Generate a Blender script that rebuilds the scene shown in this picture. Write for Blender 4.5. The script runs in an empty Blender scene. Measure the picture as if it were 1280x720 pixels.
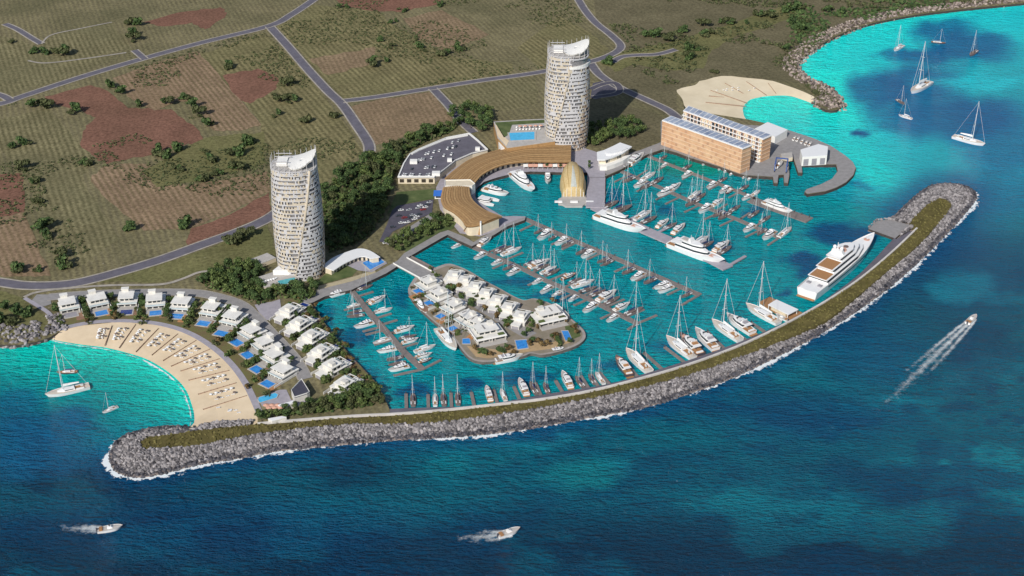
import bpy, math, random
import numpy as np
from mathutils import Vector, Matrix
random.seed(11)
rng = np.random.default_rng(5)
R = math.radians
scene = bpy.context.scene
COL = scene.collection

# ------------------------------------------------------------------ camera, sky, sun, exposure
FPX, TILT, CAMH, CAMY = 1800.0, R(30), 540.0, -1000.0
cam_d = bpy.data.cameras.new('camera'); cam = bpy.data.objects.new('camera', cam_d); COL.objects.link(cam)
cam_d.sensor_width = 36; cam_d.lens = FPX / 1280 * 36
cam_d.clip_start = 5; cam_d.clip_end = 60000
cam.location = (0, CAMY, CAMH); cam.rotation_euler = (R(90) - TILT, 0, 0)
scene.camera = cam
SUN_EL = R(36); SUN_DIR = Vector((0.42 * math.cos(SUN_EL), 0.907 * math.cos(SUN_EL), -math.sin(SUN_EL)))
world = bpy.data.worlds.new("World"); scene.world = world; world.use_nodes = True
nt = world.node_tree; bg = nt.nodes['Background']
sky = nt.nodes.new('ShaderNodeTexSky'); sky.sky_type = 'NISHITA'; sky.sun_disc = False
sky.sun_elevation = SUN_EL; sky.sun_rotation = R(205)
nt.links.new(sky.outputs[0], bg.inputs[0]); bg.inputs[1].default_value = 0.085
sun_d = bpy.data.lights.new('sun', 'SUN'); sun_d.energy = 4.0; sun_d.angle = R(0.5); sun_d.color = (1, 0.95, 0.87)
sun = bpy.data.objects.new('sun', sun_d); COL.objects.link(sun)
sun.rotation_euler = SUN_DIR.to_track_quat('-Z', 'Y').to_euler()
vs = scene.view_settings
vs.view_transform = 'Standard'; vs.look = 'None'; vs.exposure = 0.1; vs.gamma = 1; vs.use_curve_mapping = False

# ------------------------------------------------------------------ map coordinates -> world
_cf = Vector((0, math.cos(TILT), -math.sin(TILT))); _cu = Vector((0, math.sin(TILT), math.cos(TILT)))
def P(px, py, z=0.0):
    d = _cf + Vector((1, 0, 0)) * ((px - 640) / FPX) + _cu * ((360 - py) / FPX)
    t = (CAMH - z) / -d.z
    return Vector((d.x * t, CAMY + d.y * t, z))
def PL(pts, z=0.0): return [P(a, b, z) for a, b in pts]
def V2(v): return (v.x, v.y)

def smooth(pts, n=6, closed=False):
    out = []; N = len(pts)
    rngs = range(N if closed else N - 1)
    for i in rngs:
        g = lambda k: pts[k % N] if closed else pts[max(0, min(N - 1, k))]
        p0, p1, p2, p3 = g(i - 1), g(i), g(i + 1), g(i + 2)
        for k in range(n):
            t = k / n
            out.append(tuple(0.5 * ((2 * b) + (-a + c) * t + (2 * a - 5 * b + 4 * c - d) * t * t + (-a + 3 * b - 3 * c + d) * t ** 3)
                             for a, b, c, d in zip(p0, p1, p2, p3)))
    if not closed: out.append(tuple(pts[-1]))
    return out
def resample(pts, n):
    a = np.array([tuple(p) for p in pts], float); d = np.r_[0, np.cumsum(np.linalg.norm(np.diff(a, axis=0), axis=1))]
    s = np.linspace(0, d[-1], n)
    return np.stack([np.interp(s, d, a[:, k]) for k in range(a.shape[1])], 1)
def plen(pts):
    a = np.array([tuple(p) for p in pts], float); return float(np.linalg.norm(np.diff(a, axis=0), axis=1).sum())
def offset(pts, d):   # 2-D polyline offset to the left by d
    a = np.array([tuple(p)[:2] for p in pts], float); t = np.gradient(a, axis=0)
    t /= np.linalg.norm(t, axis=1)[:, None] + 1e-9
    return a + np.stack([-t[:, 1], t[:, 0]], 1) * d
def inside(poly, x, y):
    c = False; j = len(poly) - 1
    for i in range(len(poly)):
        xi, yi = poly[i]; xj, yj = poly[j]
        if (yi > y) != (yj > y) and x < (xj - xi) * (y - yi) / (yj - yi) + xi: c = not c
        j = i
    return c

# ------------------------------------------------------------------ mesh and object helpers
class MB:
    def __init__(s): s.v = []; s.f = []; s.m = []; s.uv = None
    def add(s, vs_, fs, mi=0):
        o = len(s.v); s.v += [tuple(p) for p in vs_]; s.f += [tuple(i + o for i in f) for f in fs]; s.m += [mi] * len(fs); return s
    def box(s, x0, x1, y0, y1, z0, z1, mi=0):
        return s.add([(x0, y0, z0), (x1, y0, z0), (x1, y1, z0), (x0, y1, z0), (x0, y0, z1), (x1, y0, z1), (x1, y1, z1), (x0, y1, z1)],
                     [(3, 2, 1, 0), (4, 5, 6, 7), (0, 1, 5, 4), (1, 2, 6, 5), (2, 3, 7, 6), (3, 0, 4, 7)], mi)
    def prism(s, pts, z0, z1, mi=0, side=None):
        pts = [tuple(p)[:2] for p in pts]
        ar = sum(a[0] * b[1] - b[0] * a[1] for a, b in zip(pts, pts[1:] + pts[:1]))
        if ar < 0: pts = pts[::-1]
        n = len(pts); o = len(s.v)
        zt = z1 if callable(z1) else (lambda x, y: z1)
        s.v += [(x, y, z0) for x, y in pts] + [(x, y, zt(x, y)) for x, y in pts]
        s.f.append(tuple(o + n + i for i in range(n))); s.m.append(mi)
        s.f.append(tuple(o + n - 1 - i for i in range(n))); s.m.append(mi)
        for i in range(n):
            j = (i + 1) % n; s.f.append((o + i, o + j, o + n + j, o + n + i)); s.m.append(mi if side is None else side)
        return s
    def sheet(s, pts, z, mi=0):
        pts = [tuple(p)[:2] for p in pts]
        ar = sum(a[0] * b[1] - b[0] * a[1] for a, b in zip(pts, pts[1:] + pts[:1]))
        if ar < 0: pts = pts[::-1]
        return s.add([(x, y, z) for x, y in pts], [tuple(range(len(pts)))], mi)
    def tube(s, p0, p1, r0, r1=None, n=6, mi=0):
        r1 = r0 if r1 is None else r1; p0 = Vector(p0); p1 = Vector(p1); d = (p1 - p0).normalized()
        a = d.orthogonal().normalized(); b = d.cross(a)
        vs_ = [p + (a * math.cos(2 * math.pi * k / n) + b * math.sin(2 * math.pi * k / n)) * r for p, r in ((p0, r0), (p1, r1)) for k in range(n)]
        fs = [(k, (k + 1) % n, n + (k + 1) % n, n + k) for k in range(n)] + [tuple(range(n))[::-1], tuple(range(n, 2 * n))]
        return s.add(vs_, fs, mi)
    def loft(s, rings, closed=True, cap0=True, cap1=True, mi=0):
        n = len(rings[0]); vs_ = [p for r in rings for p in r]; fs = []
        for i in range(len(rings) - 1):
            for k in range(n if closed else n - 1):
                k2 = (k + 1) % n; fs.append((i * n + k, i * n + k2, (i + 1) * n + k2, (i + 1) * n + k))
        if cap0: fs.append(tuple(range(n))[::-1])
        if cap1: fs.append(tuple((len(rings) - 1) * n + k for k in range(n)))
        return s.add(vs_, fs, mi)
    def mesh(s, name, mats, smooth_=False):
        me = bpy.data.meshes.new(name); me.from_pydata(s.v, [], s.f)
        for m in (mats if isinstance(mats, (list, tuple)) else [mats]): me.materials.append(m)
        if len(set(s.m)) > 1: me.polygons.foreach_set('material_index', s.m)
        if smooth_: me.polygons.foreach_set('use_smooth', [True] * len(me.polygons))
        me.update(); return me
    def build(s, name, mats, parent=None, loc=(0, 0, 0), rz=0.0, smooth_=False):
        o = bpy.data.objects.new(name, s.mesh(name, mats, smooth_)); COL.objects.link(o)
        o.location = loc; o.rotation_euler = (0, 0, rz)
        if parent: o.parent = parent
        return o
LABELS = {}
def tag(o, label=None, cat=None, group=None, kind=None):
    if label:
        nw = len(label.replace(',', ' ').split())
        if not 4 <= nw <= 16: print('LABEL LENGTH', nw, label)
        o['label'] = label
        LABELS.setdefault(label, []).append(group)
    if cat: o['category'] = cat
    if group: o['group'] = group
    if kind: o['kind'] = kind
    return o
def empty(name, loc=(0, 0, 0), rz=0.0):
    o = bpy.data.objects.new(name, None); COL.objects.link(o); o.location = loc; o.rotation_euler = (0, 0, rz); o.empty_display_size = 1; return o
KIDS = {}
def kid(o, parent):
    KIDS.setdefault(parent.name, []).append(o); return o
def copy_tree(src, parent=None):
    c = src.copy(); COL.objects.link(c)
    if parent: c.parent = parent
    for ch in list(src.children): copy_tree(ch, c)
    return c
STRUCT = []
def struct(o): o['kind'] = 'structure'; return o

# ------------------------------------------------------------------ materials
MATS = {}
def lin(c): return tuple(((x / 12.92) if x <= .04045 else ((x + .055) / 1.055) ** 2.4) for x in c)
def rgb(r, g, b): return lin((r / 255, g / 255, b / 255))
def mat(name, c, rough=.7, var=.12, scale=.25, c2=None, bump=0.0, metal=0.0, spec=.3, detail=4.0, island=0.0):
    m = bpy.data.materials.new(name); m.use_nodes = True; n = m.node_tree.nodes; l = m.node_tree.links; b = n['Principled BSDF']
    b.inputs['Roughness'].default_value = rough; b.inputs['Metallic'].default_value = metal
    b.inputs['Specular IOR Level'].default_value = spec
    geo = n.new('ShaderNodeNewGeometry')
    nz = n.new('ShaderNodeTexNoise'); nz.inputs['Scale'].default_value = scale; nz.inputs['Detail'].default_value = detail
    nz.inputs['Roughness'].default_value = .65
    l.new(geo.outputs['Position'], nz.inputs['Vector'])
    rp = n.new('ShaderNodeValToRGB'); rp.color_ramp.elements[0].position = .3; rp.color_ramp.elements[1].position = .7
    a = tuple(x * (1 - var) for x in c); d = tuple(min(.95, x * (1 + var)) for x in c) if c2 is None else c2
    rp.color_ramp.elements[0].color = (*a, 1); rp.color_ramp.elements[1].color = (*d, 1)
    if island:
        mx = n.new('ShaderNodeMix'); mx.data_type = 'FLOAT'; mx.inputs[0].default_value = island
        l.new(nz.outputs['Fac'], mx.inputs[2]); 
        l.new(geo.outputs['Random Per Island'], mx.inputs[3]); l.new(mx.outputs[0], rp.inputs[0])
        rp.color_ramp.elements[0].position = .1; rp.color_ramp.elements[1].position = .9
    else: l.new(nz.outputs['Fac'], rp.inputs[0])
    l.new(rp.outputs[0], b.inputs['Base Color'])
    if bump:
        bp = n.new('ShaderNodeBump'); bp.inputs['Strength'].default_value = bump; bp.inputs['Distance'].default_value = 1.0
        l.new(nz.outputs['Fac'], bp.inputs['Height']); l.new(bp.outputs[0], b.inputs['Normal'])
    MATS[name] = m; return m
def nodes_of(m): return m.node_tree.nodes, m.node_tree.links, m.node_tree.nodes['Principled BSDF']
def mathn(n, l, op, a, b=None, c=None):
    x = n.new('ShaderNodeMath'); x.operation = op
    for i, v in enumerate((a, b, c)):
        if v is None: continue
        if isinstance(v, (int, float)): x.inputs[i].default_value = v
        else: l.new(v, x.inputs[i])
    return x.outputs[0]
def mixc(n, l, fac, a, b):
    x = n.new('ShaderNodeMix'); x.data_type = 'RGBA'
    for i, v in ((0, fac), (6, a), (7, b)):
        if isinstance(v, (int, float)): x.inputs[i].default_value = v
        elif isinstance(v, tuple): x.inputs[i].default_value = (*v, 1)
        else: l.new(v, x.inputs[i])
    return x.outputs[2]
def noise(n, l, vec, scale, detail=3, rough=.6):
    x = n.new('ShaderNodeTexNoise'); x.inputs['Scale'].default_value = scale; x.inputs['Detail'].default_value = detail; x.inputs['Roughness'].default_value = rough
    l.new(vec, x.inputs['Vector']); return x.outputs['Fac']
def ramp(n, l, fac, p0, p1, c0=(0, 0, 0), c1=(1, 1, 1)):
    x = n.new('ShaderNodeValToRGB'); e = x.color_ramp.elements; e[0].position = p0; e[1].position = p1; e[0].color = (*c0, 1); e[1].color = (*c1, 1)
    l.new(fac, x.inputs[0]); return x.outputs[0]

def field_mat(name, c, cline, period, ang, amount=.7, speck=.0, c3=None):
    """soil with crop rows running at world angle ang, spaced period metres"""
    m = mat(name, c, .95, .25, .035, spec=.05, detail=6); n, l, b = nodes_of(m)
    base = b.inputs['Base Color'].links[0].from_socket
    geo = n.new('ShaderNodeNewGeometry'); pos = geo.outputs['Position']
    mp = n.new('ShaderNodeMapping'); mp.inputs['Rotation'].default_value = (0, 0, -ang); l.new(pos, mp.inputs['Vector'])
    sx = n.new('ShaderNodeSeparateXYZ'); l.new(mp.outputs[0], sx.inputs[0])
    wob = noise(n, l, pos, .03, 2)
    ph = mathn(n, l, 'MULTIPLY_ADD', wob, 2.0, sx.outputs['Y'])
    s = mathn(n, l, 'SINE', mathn(n, l, 'MULTIPLY', ph, 2 * math.pi / period))
    s = mathn(n, l, 'MULTIPLY_ADD', s, .5, .5)
    patch = noise(n, l, pos, .16, 4)
    s = mathn(n, l, 'MULTIPLY', s, ramp(n, l, patch, .25, .5))
    col = mixc(n, l, mathn(n, l, 'MULTIPLY', s, amount), base, cline)
    big = noise(n, l, pos, .012, 4)
    if c3: col = mixc(n, l, mathn(n, l, 'MULTIPLY', ramp(n, l, big, .45, .65), .6), col, c3)
    if speck:
        sp = ramp(n, l, noise(n, l, pos, .22, 5, .75), .66, .72)
        col = mixc(n, l, mathn(n, l, 'MULTIPLY', sp, speck), col, (.42, .38, .3))
    dk = ramp(n, l, noise(n, l, pos, .35, 4, .7), .35, .6, (.62, .62, .62), (1.1, 1.1, 1.1))
    mu = n.new('ShaderNodeMix'); mu.data_type = 'RGBA'; mu.blend_type = 'MULTIPLY'; mu.inputs[0].default_value = 1
    l.new(col, mu.inputs[6]); l.new(dk, mu.inputs[7])
    l.new(mu.outputs[2], b.inputs['Base Color'])
    return m
WHITE = mat('white_plaster', (.78, .77, .74), .6, .05, .4)
WPAINT = mat('white_gelcoat', (.80, .80, .80), .25, .03, .5, spec=.5)
CREAM = mat('cream_render', (.66, .58, .44), .7, .1, .3)
GREYP = mat('grey_paving', (.27, .26, .26), .85, .14, .3)
LGREY = mat('pale_paving', (.42, .40, .38), .8, .12, .25)
LAVP = mat('lavender_paving', (.34, .32, .36), .8, .12, .3)
ASPH = mat('asphalt', (.125, .118, .145), .9, .18, .15)
ASPHD = mat('dark_asphalt', (.085, .08, .105), .9, .2, .2)
VERGE = mat('pale_verge', (.34, .31, .27), .9, .25, .2)
QWALL = mat('quay_wall', (.06, .05, .045), .9, .3, .3)
TEAK = mat('teak', (.36, .19, .085), .6, .2, 1.2)
DTEAK = mat('weathered_teak', (.16, .12, .11), .7, .25, 1.0)
GLASS = mat('dark_glass', (.03, .04, .05), .12, .2, .5, spec=.6)
NAVY = mat('navy_canvas', (.02, .04, .14), .7, .2, .8)
ALU = mat('mast_alloy', (.62, .68, .70), .35, .05, 1, metal=.15)
HDARK = mat('dark_hull', (.07, .07, .09), .3, .2, .6, spec=.5)
GREYH = mat('grey_hull', (.30, .29, .32), .35, .12, .6, spec=.5)
PONT = mat('pontoon_deck', (.20, .175, .165), .85, .18, .5)
TIMBER = mat('golden_timber', (.37, .225, .10), .7, .18, .5)
POOLW = mat('pool_water', (.03, .20, .62), .15, .15, .4, c2=(.06, .32, .75), spec=.5)
POOLD = mat('deep_pool_water', (.015, .04, .20), .15, .2, .4, spec=.5)
POOLC = mat('bright_pool_water', (.08, .45, .75), .15, .15, .4, spec=.5)
LAWN = mat('lawn', (.075, .12, .035), .95, .3, .12, c2=(.13, .155, .06))
SAND = mat('sand', (.64, .51, .35), .95, .07, .06, c2=(.73, .60, .43), spec=.1, detail=6)
SANDP = mat('pale_sand', (.68, .58, .41), .95, .07, .06, c2=(.75, .65, .48), spec=.1, detail=6)
ORANGE = mat('orange_canvas', (.62, .25, .06), .8, .1, .5)
PINK = mat('pink_canvas', (.62, .35, .26), .8, .1, .5)
BARK = mat('bark', (.10, .07, .05), .9, .2, 1)
FENCE = mat('dark_fence', (.30, .20, .15), .9, .2, .5)
SOIL = mat('garden_soil', (.22, .15, .085), .95, .3, .25, c2=(.14, .15, .05))
def leaf(name, a, b_): return mat(name, a, .75, 0, .08, c2=b_, spec=.15, island=.75)
LEAFS = [leaf('leaf_deep', (.022, .046, .018), (.10, .15, .05)), leaf('leaf_mid', (.032, .060, .018), (.145, .185, .06)),
         leaf('leaf_olive', (.030, .042, .016), (.115, .125, .055)), leaf('leaf_brown', (.07, .045, .02), (.20, .14, .06))]
ROCK = mat('boulder', (.062, .058, .062), .9, 0, .15, c2=(.37, .345, .35), spec=.2, island=.8)
WETROCK = mat('wet_boulder', (.018, .018, .024), .45, 0, .15, c2=(.12, .115, .13), spec=.4, island=.8)
ROCKB = mat('brown_boulder', (.07, .055, .05), .9, 0, .15, c2=(.42, .35, .31), spec=.2, island=.8)
# ------------------------------------------------------------------ coast lines (map coordinates)
BEACH_W = smooth([(60, 424), (75, 427.5), (100, 432), (130, 436), (158, 443), (180, 450), (200, 461), (216, 473), (229, 488), (236, 506), (239, 520), (238, 534)], 5)
PROM = smooth([(76, 413), (95, 408), (120, 404), (150, 402.5), (180, 404), (205, 408), (228, 415), (250, 426), (272, 442), (290, 460), (304, 480), (314, 500), (322, 519)], 5)
BEACH2_IN = smooth([(856, 137), (853, 124), (845.5, 113), (856, 109), (869, 106), (876, 100), (888, 95.5), (914, 93.7), (936, 94.6), (958.6, 99), (982.6, 106.6), (1003, 114), (1018, 121)], 4)
BEACH2_W = smooth([(938, 152), (933.5, 144), (933.5, 134), (938, 128), (945, 124.5), (962, 121.4), (986, 120.5), (1003, 125), (1016, 130)], 6)
O_EDGE = smooth([(238, 534), (215, 532.5), (185, 536), (155, 545), (141, 558), (137, 574), (143, 588), (158, 595), (180, 597), (210, 591), (250, 581), (300, 573), (350, 564), (420, 557), (500, 550),
                 (560, 547), (620, 542), (680, 533), (740, 522), (800, 511), (860, 493), (920, 471), (970, 447), (1020, 421), (1070, 390), (1110, 361), (1150, 326), (1185, 291), (1210, 263),
                 (1221, 246), (1213, 236), (1190, 229.5), (1165, 232), (1148, 242), (1130, 258), (1118, 270)], 4)
Q_EDGE = smooth([(425, 518.5), (490, 511), (580, 508), (630, 502), (690, 491.5), (760, 480), (810, 466), (885, 442), (955, 415), (1015, 386), (1040, 368.5), (1069, 347), (1090, 327), (1108, 308), (1118, 297)], 4)
W_EDGE = smooth([(322, 531.5), (380, 526.5), (440, 522), (500, 519), (560, 514), (620, 507.5), (680, 500.5), (740, 490), (800, 475), (860, 457.5), (920, 435.5), (970, 412.5), (1020, 385.5), (1060, 360.5), (1090, 338), (1120, 312), (1146, 287)], 4)
G_OUT = smooth([(177, 560.5), (220, 560), (270, 553), (320, 543), (370, 537), (440, 531), (540, 527.5), (615, 519.5), (690, 507), (775, 491.5), (850, 472), (925, 446), (1020, 407), (1060, 380), (1103, 344), (1147, 307), (1177, 274), (1189, 258), (1185, 251), (1173, 248), (1160, 255), (1147, 267), (1137, 279), (1146, 286)], 4)
GREEN = [(322, 530)] + W_EDGE[1:] + G_OUT[::-1] + [(174, 552), (186, 545.5), (225, 541.5), (252, 537), (290, 533)]
HEAD_ROAD = [(1118, 297), (1090, 289), (1085, 286), (1096, 275.5), (1112, 274)]
OUTLINE = O_EDGE + [(1112, 274), (1096, 275.5), (1085, 286), (1118, 297)] + Q_EDGE[::-1][1:] + [(380, 523), (322, 527)]
QUAY = Q_EDGE + [(1120, 299), (1135, 290)] + W_EDGE[::-1][:-8] + [(425, 522)]
COAST_R = smooth([(1018, 124), (1022, 131), (1032, 137), (1043, 138), (1051, 134), (1049, 126), (1040, 116), (1029, 108), (1015, 102), (1003, 95), (996, 86), (999, 77), (1010, 67), (1040, 48), (1080, 32), (1130, 21), (1190, 13), (1280, 4), (1420, -9), (1700, -36)], 4)
COAST_L = smooth([(-300, 440), (-60, 434), (0, 431), (22, 431), (45, 427), (61, 422), (72, 416)], 4)
N_QUAY = [(487, 512), (478, 492), (468, 476), (455, 462), (440, 446), (417, 420), (400, 395), (386, 375), (391, 378), (406, 370.5), (440, 362), (463, 351), (483, 341.5), (498, 332), (509.5, 322), (551, 298), (559.5, 293.5), (574, 301), (590, 308),
          (603, 301), (618, 293.5), (634, 283), (656, 275), (657, 270.5), (643, 270), (629, 271), (615, 263), (605, 258), (598, 252), (594, 246), (595, 236), (599, 231), (605, 227.5), (613, 224), (623, 221.5), (640, 217.5), (663, 214.5), (701, 215.5),
          (735, 216), (754, 217), (754, 222), (775, 212.8), (808, 194), (829, 186.7), (845, 191), (865, 198.5), (900, 209), (921, 217), (931, 219.5), (966, 221.5), (967, 229), (972, 229.5), (973.5, 219), (979.5, 219), (980, 229), (985, 229.5),
          (987, 219), (985.5, 199), (992, 199), (997.5, 216.5), (1003, 216.5), (1002, 206), (1045, 206), (1047, 214), (1040, 223.5), (1027, 230), (1008, 236.5), (1005.5, 240), (1009, 243), (1032, 239.5), (1046, 234.5), (1058, 228), (1067, 219), (1070, 210), (1066, 202.5), (1056, 194), (1038, 182), (1017, 173), (984, 162), (960, 155), (940, 150)]
LZ = 2.5
land_px = COAST_L + PROM + [(322, 527), (322, 532), (400, 526.5), (487, 520)] + N_QUAY + BEACH2_IN + COAST_R
land_w = [V2(P(a, b, LZ)) for a, b in land_px]
e0, e1 = land_w[0], land_w[-1]
land_w += [(e1[0] + 1500, e1[1] + 500), (14000, 5000), (14000, 40000), (-24000, 40000), (-24000, 900), (-3000, e0[1] + 200), (e0[0] - 400, e0[1] + 20)]

# ------------------------------------------------------------------ sea
def vnoise(x, y, seed):
    r = np.random.default_rng(seed); T = r.random((64, 64)); xi = np.floor(x).astype(int); yi = np.floor(y).astype(int)
    fx = x - xi; fy = y - yi; fx = fx * fx * (3 - 2 * fx); fy = fy * fy * (3 - 2 * fy)
    g = lambda a, b: T[a % 64, b % 64]
    return (g(xi, yi) * (1 - fx) + g(xi + 1, yi) * fx) * (1 - fy) + (g(xi, yi + 1) * (1 - fx) + g(xi + 1, yi + 1) * fx) * fy
def fbm(x, y, seed, o=4):
    s = 0; a = .5
    for k in range(o): s = s + a * vnoise(x * 2 ** k, y * 2 ** k, seed + k); a *= .5
    return s / (1 - .5 ** o)
def seg_dist(X, Y, pts, ky=1.0):
    a = np.array([p[:2] for p in pts], float); d = np.full(X.shape, 1e9)
    for (x0, y0), (x1, y1) in zip(a[:-1], a[1:]):
        dx, dy = x1 - x0, (y1 - y0) * ky; px = X - x0; py = (Y - y0) * ky
        t = np.clip((px * dx + py * dy) / (dx * dx + dy * dy + 1e-9), 0, 1)
        d = np.minimum(d, np.hypot(px - t * dx, py - t * dy))
    return d
pxs = np.r_[[-6000, -2500, -1200, -600, -300], np.arange(-120, 1404, 4.0), [1600, 2000, 3000, 6000]]
pys = np.r_[[-655, -600, -450, -300, -200, -120], np.arange(-60, 800, 3.0), [900, 1100, 1500, 2200]]
GX, GY = np.meshgrid(pxs, pys)
uu = (GX - 640) / FPX; vv = (360 - GY) / FPX
dz = -math.sin(TILT) + vv * math.cos(TILT); dy = math.cos(TILT) + vv * math.sin(TILT); tt = CAMH / -dz
wx = uu * tt; wy = CAMY + dy * tt
ny, nx = GX.shape
C3 = lambda r, g, b: np.array([r, g, b], float)
col = np.empty((ny, nx, 3))
yy = np.clip(GY, -60, 760)
for k, (a, b, c) in enumerate(zip((6, 86, 110), (0, 66, 86), (0, 42, 66))):
    col[..., k] = np.interp(yy, [60, 420, 640], [a, b, c])
def blend(c, m):
    global col
    m = np.clip(m, 0, 1)[..., None]; col = col * (1 - m) + C3(*c) * m
def sm(x): x = np.clip(x, 0, 1); return x * x * (3 - 2 * x)
warpx = (fbm(GX / 26, GY / 15, 21) - .5) * 34; warpy = (fbm(GX / 26, GY / 15, 31) - .5) * 18
def blob(cx, cy, rx, ry, soft=.45):
    r = np.hypot((GX + warpx - cx) / rx, (GY + warpy - cy) / ry); return sm((1 + soft - r) / (2 * soft))
teal = sm((GX - 380) / 260) * sm((690 - GY) / 80) * sm((GY - 380) / 60)
n1 = fbm(GX / 95, GY / 42, 3); n2 = fbm(GX / 40, GY / 17, 9); n3 = fbm(GX / 150, GY / 60, 14)
blend((0, 80, 100), teal * .75)
blend((4, 98, 114), sm((n1 - .46) / .2) * (.35 + .5 * teal))
blend((0, 46, 76), sm((.5 - n3) / .2) * .55)
blend((0, 50, 80), sm((.45 - n2) / .14) * .5 * teal)
for cx, cy, rx, ry, a in [(728, 594, 46, 20, .9), (570, 572, 90, 18, .45), (470, 640, 95, 26, .5), (300, 620, 110, 26, .25), (900, 600, 120, 30, .3), (1020, 470, 90, 40, .35), (850, 540, 120, 20, .35), (1130, 430, 60, 30, .35), (590, 610, 120, 30, .3)]:
    blend((4, 98, 108), blob(cx, cy, rx, ry, .55) * a)
blend((10, 122, 134), blob(1204, 358, 38, 22, .3) * .9)
blend((10, 122, 134), blob(1250, 375, 40, 8, .5) * .5)
for cx, cy, rx, ry, a in [(1090, 440, 60, 40, .5), (1225, 340, 70, 60, .4), (1180, 290, 60, 40, .55), (1010, 520, 120, 30, .4), (300, 660, 250, 40, .4)]:
    blend((0, 56, 96), blob(cx, cy, rx, ry, .6) * a)
# open bay at the upper right
dR = seg_dist(GX, GY, COAST_R, 1.9); dB2 = seg_dist(GX, GY, BEACH2_W, 1.6)
right = sm((GX - 930) / 60) * sm((330 - GY) / 120)
blend((12, 148, 165), right * .75)
blend((20, 182, 188), np.exp(-(dR / 150) ** 2) * right * .9)
blend((20, 196, 192), np.exp(-(dR / 62) ** 2) * right)
blend((14, 205, 190), np.exp(-(dB2 / 70) ** 2) * sm((GX - 915) / 20) * sm((176 - GY) / 30))
blend((16, 185, 182), np.exp(-(seg_dist(GX, GY, [(985, 155), (1040, 178), (1075, 200), (1100, 225)], 1.6) / 34) ** 2) * right * .9)
for cx, cy, rx, ry, a in [(1180, 36, 42, 14, .8), (1215, 60, 60, 20, .85), (1130, 68, 36, 5, .5), (1150, 70, 40, 9, .7), (1100, 112, 40, 20, .8), (1150, 105, 50, 26, .8), (1190, 150, 80, 26, .85), (1260, 185, 60, 30, .6), (1110, 140, 40, 22, .6), (1080, 168, 11, 5, 1), (1240, 140, 50, 20, .6), (1080, 233, 24, 5, .45), (1250, 240, 60, 30, .4)]:
    blend((12, 78, 124), blob(cx, cy, rx, ry, .45) * a)
blend((18, 172, 184), blob(1225, 102, 60, 8, .7) * .8)
blend((18, 172, 184), blob(1275, 25, 70, 16, .7) * .7)
# sheltered basin
def in_poly(poly):
    x = GX; y = GY; c = np.zeros(x.shape, bool); j = len(poly) - 1
    for i in range(len(poly)):
        xi, yi = poly[i]; xj, yj = poly[j]
        if yi != yj: c ^= ((yi > y) != (yj > y)) & (x < (xj - xi) * (y - yi) / (yj - yi) + xi)
        j = i
    return c
BASIN = N_QUAY[:-14] + [(1050, 250), (1090, 262), (1118, 275)] + Q_EDGE[::-1]
bas = in_poly(BASIN); bm = bas.astype(float)
for _ in range(3):
    bm = (bm + np.roll(bm, 1, 0) + np.roll(bm, -1, 0) + np.roll(bm, 1, 1) + np.roll(bm, -1, 1)) / 5
bm = np.maximum(bm, bas)
blend((0, 124, 133), bm * .97)
blend((0, 108, 122), bm * sm((n2 - .45) / .25) * .5)
blend((0, 134, 140), bm * sm((.47 - n2) / .2) * .35)
blend((0, 122, 106), bm * blob(880, 205, 62, 14, .6) * .8)
blend((6, 104, 120), bm * blob(660, 240, 60, 26, .6) * .3)
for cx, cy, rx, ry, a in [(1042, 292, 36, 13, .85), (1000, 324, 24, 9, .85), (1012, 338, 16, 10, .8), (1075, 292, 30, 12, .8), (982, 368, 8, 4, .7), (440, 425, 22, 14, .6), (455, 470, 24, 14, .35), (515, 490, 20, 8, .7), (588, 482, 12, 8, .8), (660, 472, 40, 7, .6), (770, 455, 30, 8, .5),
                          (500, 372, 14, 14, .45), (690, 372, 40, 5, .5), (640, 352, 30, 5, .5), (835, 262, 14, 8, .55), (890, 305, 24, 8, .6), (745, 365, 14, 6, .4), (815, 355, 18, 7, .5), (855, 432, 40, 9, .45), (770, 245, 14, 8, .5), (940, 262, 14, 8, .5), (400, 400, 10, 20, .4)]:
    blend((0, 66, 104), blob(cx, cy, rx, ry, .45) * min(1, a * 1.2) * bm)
# beach bay at lower left
dB1 = seg_dist(GX, GY, BEACH_W, 1.5)
bay = sm((262 - GX) / 30) * sm((590 - GY) / 30) * sm((GY - 405) / 10) * (1 - bas)
blend((0, 128, 136), np.exp(-(dB1 / 150) ** 2) * bay * .9)
blend((0, 160, 148), np.exp(-(dB1 / 88) ** 2) * bay)
blend((10, 186, 170), np.exp(-(dB1 / 22) ** 2) * bay)
blend((0, 172, 160), np.exp(-(seg_dist(GX, GY, COAST_L, 1.5) / 40) ** 2) * bay * .85)
for cx, cy, rx, ry, a in [(60, 535, 60, 20, .6), (95, 522, 26, 12, .6), (20, 500, 30, 16, .5), (60, 570, 80, 24, .6), (10, 560, 60, 40, .5)]:
    blend((4, 74, 112), blob(cx, cy, rx, ry, .5) * a)
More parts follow.
